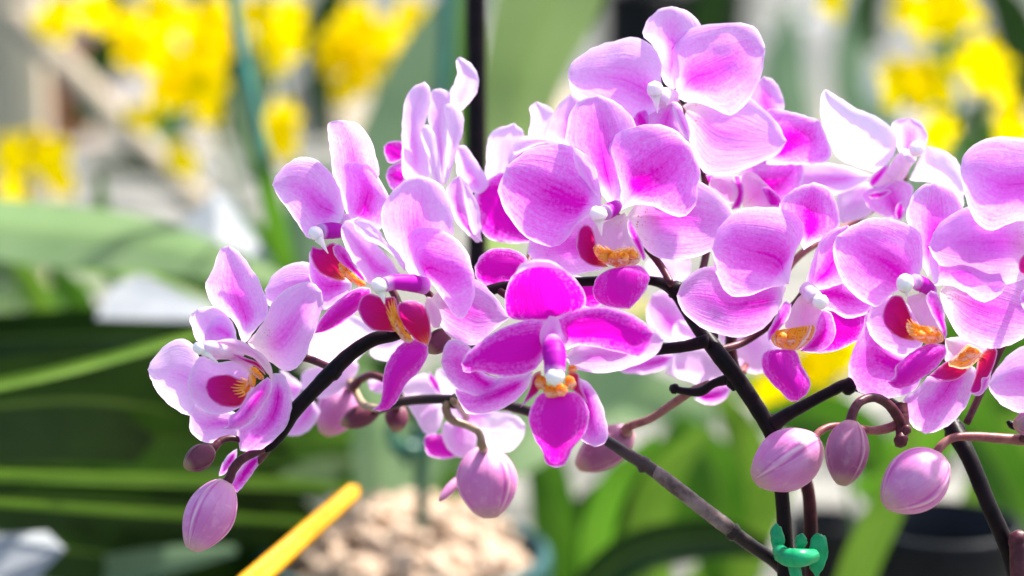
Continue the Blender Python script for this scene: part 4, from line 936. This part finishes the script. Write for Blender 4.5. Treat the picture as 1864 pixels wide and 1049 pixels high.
potat(1430, 70, 3.7, 52, 0, 'greypot', 'blurred grey pot right of the topmost flower', group='small pots on the far bench')
potat(1490, 30, 4.4, 40, 0, 'whitepot', 'blurred white pot at the top edge right of the topmost flower', group='small pots on the far bench')
potat(1600, 150, 3.75, 72, 0, 'whitepot', 'broad blurred white pot behind the white flower at the upper right', group='small pots on the far bench')
potat(1768, 175, 3.8, 34, 0, 'whitepot', 'small blurred white pot between the yellow flowers at the upper right', group='small pots on the far bench')
potat(1850, 60, 4.4, 50, 0, 'blackpot', 'blurred black pot at the top right corner', group='small pots on the far bench')

# wooden post, diagonal lath, black pole
g = G(); c = at(34, 200, 1.75); box(g, 'postwood', (c.x-.001, c.y, 1.0), .034, .034, 2.0, bev=.003)
tag(g.build('wooden_post'), 'blurred upright beige wooden post at the upper left edge', 'post')
g = G(); a = at(70, 70, 1.65); b = at(400, 410, 1.45); sweep(g, 'wood', [a.lerp(b, t) for t in np.linspace(-.15, 1.3, 12)], [.0078]*12, 10)
tag(g.build('bamboo_cane'), 'blurred beige cane leaning diagonally at the upper left', 'cane')
g = G(); a = at(866, -60, .75); b = at(869, 470, .75); sweep(g, 'stem', [a.lerp(b, t) for t in np.linspace(-.1, 1.6, 12)], [.0027]*12, 16)
tag(g.build('support_pole'), 'thin black upright pole behind the tall side-on flower', 'pole')
def stake(label, pts, mat, name='plant_stake', cat='stake'):
    g = G(); W3 = [at(x, y, d) for x, y, d, r in pts]; n = 16
    C = catmull([(w.x*1000, w.z*1000, w.y*1000, r*d/FX) for w, (x, y, d, r) in zip(W3, pts)], n)
    sweep(g, mat, [Vector((q[0]/1000, q[2]/1000, q[1]/1000)) for q in C], [q[3] for q in C], 12)
    return tag(g.build(name), label, cat)
stake('teal plastic stake tilted among the yellow flowers at the upper left', [(415, -60, .98, 12), (440, 100, .97, 12), (486, 300, .96, 11)], 'tealstake')
stake('teal plastic stake left of the black pole at the top', [(815, -60, 1.0, 12), (808, 80, 1.0, 12), (800, 240, 1.0, 11)], 'tealstake')
stake('dark green stake standing in the teal pot of bark', [(762, 700, .90, 12), (766, 820, .92, 12), (769, 960, .94, 12)], 'darkstake')

# clips
def clip(label, px, py, d, s, mat):
    o = empty('plant_clip', at(px, py, d), label, 'clip')
    dm = (d-FOCUS)*1000
    g = G(); ring = [(px+math.cos(t)*36*s, py+math.sin(t)*10*s+18*s, dm+math.sin(t)*-9, 8*s) for t in np.linspace(-.2, 3.4, 8)]
    tube(g, mat, ring, seg=10); g.build('band', o)
    for dx, dy, rx, ry, rot in ((-37, -14, 25, 13, 84), (37, 14, 38, 18, 97), (6, -8, 14, 11, 90)):
        g = G(); blob(g, mat, px+dx*s, py+dy*s, dm-7, rx*s, ry*s, 6*s, rot, lump=.25); g.build('wing', o)
    g = G(); tube(g, mat, [(px-36*s, py+6*s, dm-8, 12*s), (px-20*s, py+20*s, dm-11, 17*s), (px+6*s, py+22*s, dm-12, 17*s), (px+30*s, py+18*s, dm-9, 13*s)], seg=12); g.build('jaw', o)
    g = G(); tube(g, mat, [(px-8*s, py+30*s, dm-9, 12*s), (px-2*s, py+58*s, dm-9, 11*s)], seg=12); g.build('grip', o)
clip('bright green plastic clip holding the black and reddish stems together at the bottom edge', 1452, 994, .607, 1.0, 'clip')
clip('blurred green clip on the dark green stake', 742, 800, .90, .8, 'darkstake')

# yellow strap
g = G(); a = at(430, 1085, .690); b = at(655, 885, .735); T = (b-a).normalized(); vx = CR @ Vector((0, 0, 1)); N = T.cross(vx).normalized()
P = []; nn = 30
for i in range(nn):
    t = i/(nn-1); c = a.lerp(b, t); w = (.0033-.0010*t)*(1 if t < .93 else math.sqrt(max(0, 1-((t-.93)/.072)**2)))
    c = c+vx*.0012*math.sin(t*9)
    for dx, dz in ((-1, 0), (-.6, .0007), (-.15, .0004), (.15, .0004), (.6, .0007), (1, 0), (.6, -.0006), (-.6, -.0006)):
        P.append(c+N*dx*w+vx*dz)
g.grid(P, nn, 8, 'strap', wrap=True); tag(g.build('tie_strip'), 'orange-yellow plastic tie strip slanting up from the bottom edge left of the bark pot', 'strap')

# labels
def card(label, pts, d, name='plant_label'):
    g = G(); Q = catmull([(x, y, dd, 0) for x, y, dd in pts]+[(pts[0][0], pts[0][1], pts[0][2], 0)], 2) if False else None
    f = [at(x, y, d+dd) for x, y, dd in pts]; off = CR @ Vector((0, 0, -1))*.0008
    m = len(f); g.add(f+[p+off for p in f], [tuple(range(m)), tuple(range(2*m-1, m-1, -1))]+[(i, i+m, (i+1) % m+m, (i+1) % m) for i in range(m)], 'paper')
    return tag(g.build(name, smooth=False), label, 'label')
card('blurred white plant label standing above the pale broad leaf at the left', [(298, 440, .0), (392, 345, .01), (415, 352, .01), (490, 470, .0), (400, 480, -.01)], .985)
card('blurred white plant label lying below the pale broad leaf at the left', [(175, 580, 0), (205, 520, .01), (255, 500, .012), (390, 560, 0), (380, 585, -.005)], .93)
card('blurred white label in the bottom left corner', [(-30, 1060, 0), (-30, 975, .01), (85, 968, .01), (118, 1000, 0), (60, 1060, 0)], .83)

# ---------------------------------------------------------------- leaves
def leaf(g, mat, pts, fold=.25, droop=0.0, nu=26, nv=11, wav=.02, tw=0.0):
    """pts: (px, py, distance m, half width px) along the midrib"""
    C = catmull([(x, y, d*1000, w) for x, y, d, w in pts], nu)
    W3 = [at(c[0], c[1], c[2]/1000) for c in C]; P = []; U = []; Vv = []
    cz = CR @ Vector((0, 0, 1)); sd = random.random()*20
    for i in range(nu):
        u = i/(nu-1)
        T = (W3[min(i+1, nu-1)]-W3[max(i-1, 0)]).normalized()
        S = T.cross(cz).normalized(); N = S.cross(T)
        ang = tw; S2 = S*math.cos(ang)+N*math.sin(ang); N2 = N*math.cos(ang)-S*math.sin(ang)
        w = C[i][3]*C[i][2]/1000/FX/max(.35, math.cos(ang))
        for j in range(nv):
            v = -1+2*j/(nv-1)
            P.append(W3[i]+S2*v*w+N2*(abs(v)*fold*w+wav*w*math.sin(u*9+sd)*v-droop*v*v*w))
            U.append(u); Vv.append(v)
    g.grid(P, nu, nv, mat, pu=U, pv=Vv)

def plant(label, leaves, cat='plant', name='foliage_plant', origin=None):
    x, y, d, w = leaves[0][1][0]
    o = empty(name, origin or at(x, y, d), label, cat)
    for L in leaves:
        g = G(); leaf(g, L[0], L[1], **(L[2] if len(L) > 2 else {})); g.build('leaf', o)
    return o

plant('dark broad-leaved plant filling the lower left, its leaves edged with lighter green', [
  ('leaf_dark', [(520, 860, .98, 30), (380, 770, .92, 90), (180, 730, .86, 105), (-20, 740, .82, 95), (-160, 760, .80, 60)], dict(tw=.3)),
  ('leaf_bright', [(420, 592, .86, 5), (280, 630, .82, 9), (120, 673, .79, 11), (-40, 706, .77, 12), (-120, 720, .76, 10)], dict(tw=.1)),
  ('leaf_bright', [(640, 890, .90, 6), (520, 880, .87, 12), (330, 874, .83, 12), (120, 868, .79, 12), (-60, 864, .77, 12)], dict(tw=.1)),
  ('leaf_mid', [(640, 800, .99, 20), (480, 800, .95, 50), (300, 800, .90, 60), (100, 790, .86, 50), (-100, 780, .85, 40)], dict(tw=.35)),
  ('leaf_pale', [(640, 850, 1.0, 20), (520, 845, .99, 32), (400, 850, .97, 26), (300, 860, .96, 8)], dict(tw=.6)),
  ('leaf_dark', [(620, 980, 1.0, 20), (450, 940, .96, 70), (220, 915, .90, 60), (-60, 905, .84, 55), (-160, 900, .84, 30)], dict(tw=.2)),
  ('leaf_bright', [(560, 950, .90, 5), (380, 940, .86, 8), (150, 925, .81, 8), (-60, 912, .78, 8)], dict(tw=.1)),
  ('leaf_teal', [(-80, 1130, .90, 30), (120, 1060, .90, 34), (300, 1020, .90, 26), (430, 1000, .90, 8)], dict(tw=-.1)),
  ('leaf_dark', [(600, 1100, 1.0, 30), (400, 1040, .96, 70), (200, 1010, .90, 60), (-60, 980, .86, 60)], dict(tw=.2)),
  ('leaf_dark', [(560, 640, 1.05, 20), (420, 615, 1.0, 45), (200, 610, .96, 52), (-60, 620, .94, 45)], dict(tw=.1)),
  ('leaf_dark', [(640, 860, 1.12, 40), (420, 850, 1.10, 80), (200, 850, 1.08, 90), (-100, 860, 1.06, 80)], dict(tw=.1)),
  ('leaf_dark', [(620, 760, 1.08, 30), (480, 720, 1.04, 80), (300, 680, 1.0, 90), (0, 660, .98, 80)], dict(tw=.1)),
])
plant('pale greyish-green plant at the left with one broad leaf stretched across behind the white labels', [
  ('leaf_pale', [(560, 530, .97, 4), (420, 480, .97, 30), (260, 440, .96, 52), (80, 420, .95, 58), (-100, 400, .95, 50)], dict(tw=.5)),
  ('leaf_mid', [(210, 520, 1.1, 12), (195, 450, 1.1, 18), (186, 390, 1.1, 16), (182, 320, 1.1, 5)]),
  ('leaf_mid', [(560, 470, 1.08, 12), (480, 440, 1.06, 26), (430, 400, 1.05, 14), (400, 370, 1.04, 4)]),
  ('leaf_bright', [(90, 640, 1.1, 18), (70, 540, 1.1, 24), (30, 480, 1.1, 18), (-20, 430, 1.1, 6)]),
  ('leaf_mid', [(170, 640, 1.12, 18), (150, 560, 1.12, 28), (110, 500, 1.12, 18), (90, 450, 1.12, 6)]),
  ('leaf_mid', [(520, 560, 1.0, 22), (450, 530, 1.0, 34), (330, 500, 1.0, 20), (240, 480, 1.0, 5)]),
])
plant('green strap-leaved plant behind the upper left flowers', [
  ('leaf_mid', [(560, 640, 1.0, 20), (520, 480, 1.0, 20), (485, 330, .97, 17), (470, 240, .98, 9), (460, 180, .98, 3)]),
  ('leaf_teal', [(600, 560, 1.05, 30), (560, 470, 1.05, 45), (560, 380, 1.05, 38), (600, 300, 1.05, 14)]),
  ('leaf_teal', [(560, 640, 1.1, 30), (500, 560, 1.1, 50), (470, 470, 1.1, 34), (440, 380, 1.1, 6)]),
  ('leaf_teal', [(470, 330, 1.2, 20), (455, 210, 1.2, 36), (480, 110, 1.2, 32), (520, 30, 1.2, 8)]),
])
plant('plant with a very broad light green leaf rising behind the flowers at the top centre', [
  ('leaf_olive', [(900, 470, 1.02, 40), (925, 300, 1.0, 50), (955, 130, 1.0, 74), (1010, -10, 1.0, 92), (1080, -110, 1.0, 60)], dict(tw=.1)),
  ('leaf_pale', [(905, 420, 1.04, 26), (915, 250, 1.03, 34), (925, 90, 1.02, 36), (940, -60, 1.02, 28)], dict(tw=.2)),
  ('leaf_teal', [(640, 520, 1.2, 30), (690, 330, 1.2, 58), (760, 170, 1.2, 66), (830, 40, 1.2, 52), (880, -60, 1.2, 24)], dict(tw=.2)),
  ('leaf_mid', [(850, 330, 1.12, 12), (838, 180, 1.12, 14), (845, 60, 1.12, 12), (850, -60, 1.12, 8)]),
])
lower = [
 ('leaf_pale', [(1240, 560, 1.0, 30), (1100, 680, 1.0, 60), (960, 790, .98, 62), (850, 880, .97, 30)]),
 ('leaf_pale', [(1300, 760, 1.08, 20), (1160, 720, 1.05, 50), (1000, 740, 1.03, 55), (900, 790, 1.02, 20)]),
 ('leaf_mid', [(1080, 1100, .98, 24), (1085, 980, .96, 30), (1120, 880, .94, 28), (1200, 800, .93, 14)]),
 ('leaf_mid', [(1010, 1100, 1.05, 30), (1010, 960, 1.05, 42), (990, 840, 1.05, 34), (940, 740, 1.05, 10)]),
 ('leaf_bright', [(1200, 1100, .95, 30), (1180, 980, .95, 40), (1210, 870, .95, 34), (1290, 780, .95, 12)]),
 ('leaf_mid', [(1330, 1100, 1.0, 40), (1310, 960, 1.0, 54), (1300, 850, 1.0, 44), (1230, 760, 1.0, 14)]),
 ('leaf_bright', [(1260, 1100, 1.1, 40), (1350, 980, 1.1, 48), (1360, 820, 1.1, 40), (1300, 700, 1.1, 12)]),
 ('leaf_mid', [(1120, 1100, 1.12, 50), (1190, 940, 1.12, 64), (1250, 800, 1.12, 44), (1280, 700, 1.12, 10)]),
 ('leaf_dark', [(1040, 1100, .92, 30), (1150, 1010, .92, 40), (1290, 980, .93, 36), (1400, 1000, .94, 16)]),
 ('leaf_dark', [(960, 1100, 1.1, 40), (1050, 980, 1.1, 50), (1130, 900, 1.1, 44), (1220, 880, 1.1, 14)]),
]
plant('dense green foliage plant at the bottom centre right of the teal pot', lower)
plant('green plant with long strap leaves between the tied stems and the right edge', [
 ('leaf_bright', [(1540, 1100, .88, 34), (1572, 1010, .88, 36), (1615, 920, .88, 32), (1650, 820, .88, 18), (1670, 760, .88, 4)]),
 ('leaf_mid', [(1600, 860, 1.0, 20), (1560, 800, 1.0, 52), (1480, 760, 1.0, 48), (1380, 760, 1.0, 18)]),
 ('leaf_mid', [(1560, 900, 1.05, 20), (1680, 800, 1.02, 50), (1780, 720, 1.0, 56), (1900, 680, 1.0, 34)]),
 ('leaf_bright', [(1760, 1080, 1.0, 30), (1800, 940, 1.0, 60), (1860, 800, 1.0, 60), (1930, 660, 1.0, 30)]),
 ('leaf_mid', [(1900, 1080, .95, 40), (1860, 940, .95, 56), (1800, 820, .95, 48), (1720, 740, .95, 16)]),
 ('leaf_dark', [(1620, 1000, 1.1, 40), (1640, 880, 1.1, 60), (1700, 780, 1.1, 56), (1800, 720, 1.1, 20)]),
 ('leaf_bright', [(1640, 860, 1.15, 20), (1540, 800, 1.15, 50), (1450, 720, 1.15, 56), (1340, 700, 1.15, 20)]),
 ('leaf_mid', [(1920, 640, 1.15, 30), (1800, 620, 1.15, 56), (1700, 640, 1.15, 50), (1600, 690, 1.15, 16)]),
 ('leaf_bright', [(1340, 1100, .98, 26), (1370, 1000, .98, 30), (1410, 900, .98, 26), (1470, 800, .98, 8)]),
])
plant('dark leafy plant blurred at the top left behind the yellow flowers', [
 ('leaf_dark', [(150, 240, 2.3, 20), (170, 140, 2.3, 34), (215, 50, 2.3, 36), (200, -60, 2.3, 14)]),
 ('leaf_dark', [(420, 260, 2.3, 20), (430, 150, 2.3, 34), (400, 60, 2.3, 36), (350, -60, 2.3, 14)]),
 ('leaf_dark', [(600, 260, 2.3, 20), (585, 160, 2.3, 30), (590, 40, 2.3, 40), (640, -60, 2.3, 16)]),
 ('leaf_mid', [(250, 300, 2.3, 16), (300, 230, 2.3, 26), (340, 190, 2.3, 24), (420, 170, 2.3, 8)]),
 ('leaf_dark', [(420, 420, 1.7, 16), (330, 330, 1.7, 26), (230, 300, 1.7, 20), (160, 310, 1.7, 8)])])
plant('dark leafy plant blurred at the top behind the topmost flower', [
 ('leaf_dark', [(1260, 140, 2.0, 20), (1290, 40, 2.0, 40), (1310, -60, 2.0, 30)]),
 ('leaf_teal', [(1420, 420, 2.0, 30), (1430, 260, 2.0, 50), (1425, 130, 2.0, 44), (1440, 20, 2.0, 14)]),
 ('leaf_teal', [(1560, 240, 2.0, 20), (1545, 160, 2.0, 34), (1550, 60, 2.0, 30), (1580, -60, 2.0, 10)])])
plant('dark green plant blurred at the top right corner', [
 ('leaf_dark', [(1740, 420, 1.9, 24), (1735, 300, 1.9, 40), (1760, 220, 1.9, 24), (1800, 170, 1.9, 8)]),
 ('leaf_dark', [(1870, 200, 1.9, 20), (1850, 60, 1.9, 44), (1810, -20, 1.9, 30), (1780, -80, 1.9, 12)]),
 ('leaf_mid', [(1700, 200, 1.9, 18), (1730, 120, 1.9, 26), (1740, 50, 1.9, 18), (1720, -10, 1.9, 6)]),
 ('leaf_dark', [(1600, 90, 1.9, 14), (1580, 40, 1.9, 26), (1590, -20, 1.9, 24), (1620, -80, 1.9, 10)])])
plant('greyish-green plant behind the yellow flowers at the upper right', [
 ('leaf_teal', [(1760, 420, 1.5, 20), (1720, 300, 1.5, 26), (1700, 180, 1.5, 18), (1690, 80, 1.5, 5)]),
 ('leaf_mid', [(1800, 420, 1.5, 18), (1790, 300, 1.5, 22), (1820, 200, 1.5, 16), (1850, 120, 1.5, 5)]),
 ('leaf_mid', [(1730, 420, 1.6, 16), (1745, 300, 1.6, 18), (1730, 180, 1.6, 12), (1740, 60, 1.6, 4)]),
 ('leaf_teal', [(1680, 420, 1.6, 20), (1660, 320, 1.6, 26), (1620, 230, 1.6, 20), (1560, 160, 1.6, 5)]),
])
plant('green plant in the gap under the pale hanging bud and around the dark stake', [
 ('leaf_mid', [(640, 1000, 1.0, 10), (632, 900, 1.0, 14), (625, 800, 1.0, 13), (600, 700, 1.0, 6)]),
 ('leaf_pale', [(700, 1000, 1.1, 30), (690, 880, 1.1, 54), (680, 760, 1.1, 48), (620, 650, 1.1, 16)]),
 ('leaf_mid', [(820, 1000, 1.1, 30), (860, 900, 1.1, 54), (900, 800, 1.1, 44), (960, 720, 1.1, 12)]),
 ('leaf_pale', [(760, 1000, 1.15, 30), (740, 880, 1.15, 50), (790, 780, 1.15, 50), (800, 660, 1.15, 16)]),
 ('leaf_dark', [(600, 900, 1.15, 30), (640, 780, 1.15, 50), (700, 700, 1.15, 44), (740, 620, 1.15, 16)]),
 ('leaf_mid', [(880, 1000, 1.2, 30), (800, 860, 1.2, 64), (720, 740, 1.2, 60), (600, 640, 1.2, 30)]),
 ('leaf_mid', [(560, 900, 1.2, 30), (680, 800, 1.2, 60), (860, 760, 1.2, 70), (1060, 720, 1.2, 30)]),
])

def tuft(label, x, y, seed, mats=('leaf_mid', 'leaf_dark', 'leaf_bright')):
    rr = random.Random(seed)
    o = empty('foliage_plant', (x, y, BZ), label, 'plant')
    for k in range(11):
        a = k*2.4+rr.random(); L = rr.uniform(.16, .26); w = rr.uniform(.012, .02); g = G(); P = []; U = []; Vv = []
        m = rr.choice(mats); e = rr.uniform(.5, 1.1)
        for i in range(14):
            u = i/13; r = L*u*math.cos(e)+.02; z = L*u*math.sin(e)*1.1-.14*u*u*L/.2
            for j in range(7):
                v = -1+j/3; ww = w*math.sin(math.pi*min(1, .12+.86*u))**.7
                P.append(Vector((x+r*math.cos(a)-v*ww*math.sin(a), y+r*math.sin(a)+v*ww*math.cos(a), BZ+max(.004, z+.03+abs(v)*.25*ww)))); U.append(u); Vv.append(v)
        g.grid(P, 14, 7, m, pu=U, pv=Vv); g.build('leaf', o)
tuft('green tufted plant just outside the left edge behind the dark leaves', -.42, 1.05, 1)
tuft('green tufted plant at the left standing beyond the pale broad leaf', -.34, 1.55, 2)
tuft('green tufted plant just outside the right edge', .46, 1.10, 3)
tuft('green tufted plant at the right standing beyond the black pot', .40, 1.60, 4)

# ---------------------------------------------------------------- yellow orchids
def yellow_mesh(seed):
    random.seed(seed); g = G()
    def pet(ang, L, Wd, ruff, tilt, back=0.0, notch=0.0):
        nu, nv = 12, 11; P = []; U = []
        ca, sa = math.cos(ang), math.sin(ang)
        for i in range(nu):
            u = i/(nu-1)
            w = Wd*(math.sin(math.pi*min(1, .04+u*.90))**.7)*(0.35+0.65*u)
            for j in range(nv):
                v = -1+2*j/(nv-1)
                x = v*w; y = L*u*(1-notch*(1-abs(v))*(u > .8)*(u-.8)*5)
                z = tilt*u*u*L+ruff*L*math.sin(v*7+ang*3)*u*u*abs(v)+back*v*v*w
                P.append(Vector((x*ca-y*sa, z, x*sa+y*ca))); U.append(u)
        g.grid(P, nu, nv, 'yellow', pu=U)
    pet(math.pi, .0120, .0115, .10, -.15, .25, .25)
    for a in (0, 1.0, -1.0, 2.0, -2.0): pet(a, .0075, .0032, .08, .25, .2)
    bl = G()
    me = g.build('yellow_flower'); d = me.data; bpy.data.objects.remove(me); return d
YM = [yellow_mesh(s) for s in (1, 2, 3)]
random.seed(21)
def yellow_spray(label, blobs, d, stempts, spread=26, per=2):
    o = empty('yellow_orchid', at(*stempts[0][:2], d), label, 'orchid', 'yellow orchids in the blurred background')
    g = G(); W3 = [at(x, y, d+.01) for x, y in stempts]
    C = catmull([(w.x*1000, w.z*1000, w.y*1000) for w in W3], 18)
    sweep(g, 'stemgreen', [Vector((q[0]/1000, q[2]/1000, q[1]/1000)) for q in C], [.0012]*18, 8); g.build('stem', o)
    for b in blobs:
        x, y = b[0], b[1]; s = b[2] if len(b) > 2 else 1.0; m = b[3] if len(b) > 3 else per
        for k in range(m):
            f = bpy.data.objects.new('flower', random.choice(YM)); COL.objects.link(f); f.parent = o
            p = at(x+random.gauss(0, spread*.45)*(k > 0), y+random.gauss(0, spread*.4)*(k > 0), d+random.uniform(-.03, .03))
            f.location = p-o.location
            f.rotation_euler = (random.uniform(-.5, .3), random.uniform(-.6, .6), random.uniform(-.7, .7))
            q = s*random.uniform(.85, 1.15)*.96; f.scale = (q, q, q)
yellow_spray('densest cluster of yellow orchids at the upper left behind the teal stake', [(110,25), (180,15), (235,40), (290,60), (300,10), (350,50), (400,25), (395,90), (330,110), (270,90), (360,150), (300,140), (235,75), (385,190,.8), (345,295,.7,2), (270,205,.7,2), (240,205,.6,1), (375,130), (415,60)], 1.22, [(520, 640), (460, 460), (400, 260), (340, 80), (300, -40)])
yellow_spray('yellow orchids just right of the tilted teal stake at the top', [(475,15), (520,30), (530,70,.9), (480,60,.7), (500,105,.7,2), (512,235,.95,3), (515,265,.7,2)], 1.18, [(600, 640), (570, 440), (530, 240), (500, 60), (490, -40)])
yellow_spray('yellow orchid cluster at the top left of the black pole', [(620,60), (610,90), (660,50), (700,60), (745,45), (790,55), (650,120), (700,100), (620,160,.7,2), (640,20,.8,2), (770,30,.8,2), (825,60,.6,1), (690,200,.5,1)], 1.25, [(700, 600), (690, 420), (680, 240), (700, 60), (720, -40)])
yellow_spray('low yellow orchids at the left edge in front of the wooden post', [(20,270), (60,265), (105,275,.8,2), (15,335,.7,2), (115,325,.7,2), (40,350,.5,1)], 1.20, [(60, 620), (50, 460), (40, 330), (60, 240)])
yellow_spray('yellow orchids along the top edge at the upper right', [(1520,-8,1.0,1), (1650,4,1.1,1), (1695,12,1.25,1), (1745,4,1.1,1)], 1.15, [(1740, 620), (1730, 400), (1720, 200), (1700, 30)], spread=26)
yellow_spray('yellow orchids in two clumps between the white pots and the right edge', [(1635,140,1.1,1), (1686,140,1.1,1), (1785,98,1.1,1), (1812,125,1.2,1), (1828,158,.9,1), (1712,235,1.0,1), (1840,215,1.0,1), (1852,240,.8,1)], 1.12, [(1800, 620), (1800, 400), (1790, 240), (1770, 80)], spread=22)
yellow_spray('yellow blur of orchids seen below the small magenta lip right of the thick stem', [(1500,650,1.0,4), (1535,640,.8,2), (1470,665,.7,2), (1400,705,.7,2), (1430,720,.7,2)], 1.10, [(1560, 1000), (1540, 860), (1510, 740), (1490, 640)], spread=24)
yellow_spray('tiny yellow blurs of orchids between the central flowers', [(1170,560,.5,2), (978,235,.6,2)], 1.25, [(1100, 900), (1140, 700), (1165, 560), (1000, 300), (980, 230)], spread=10)
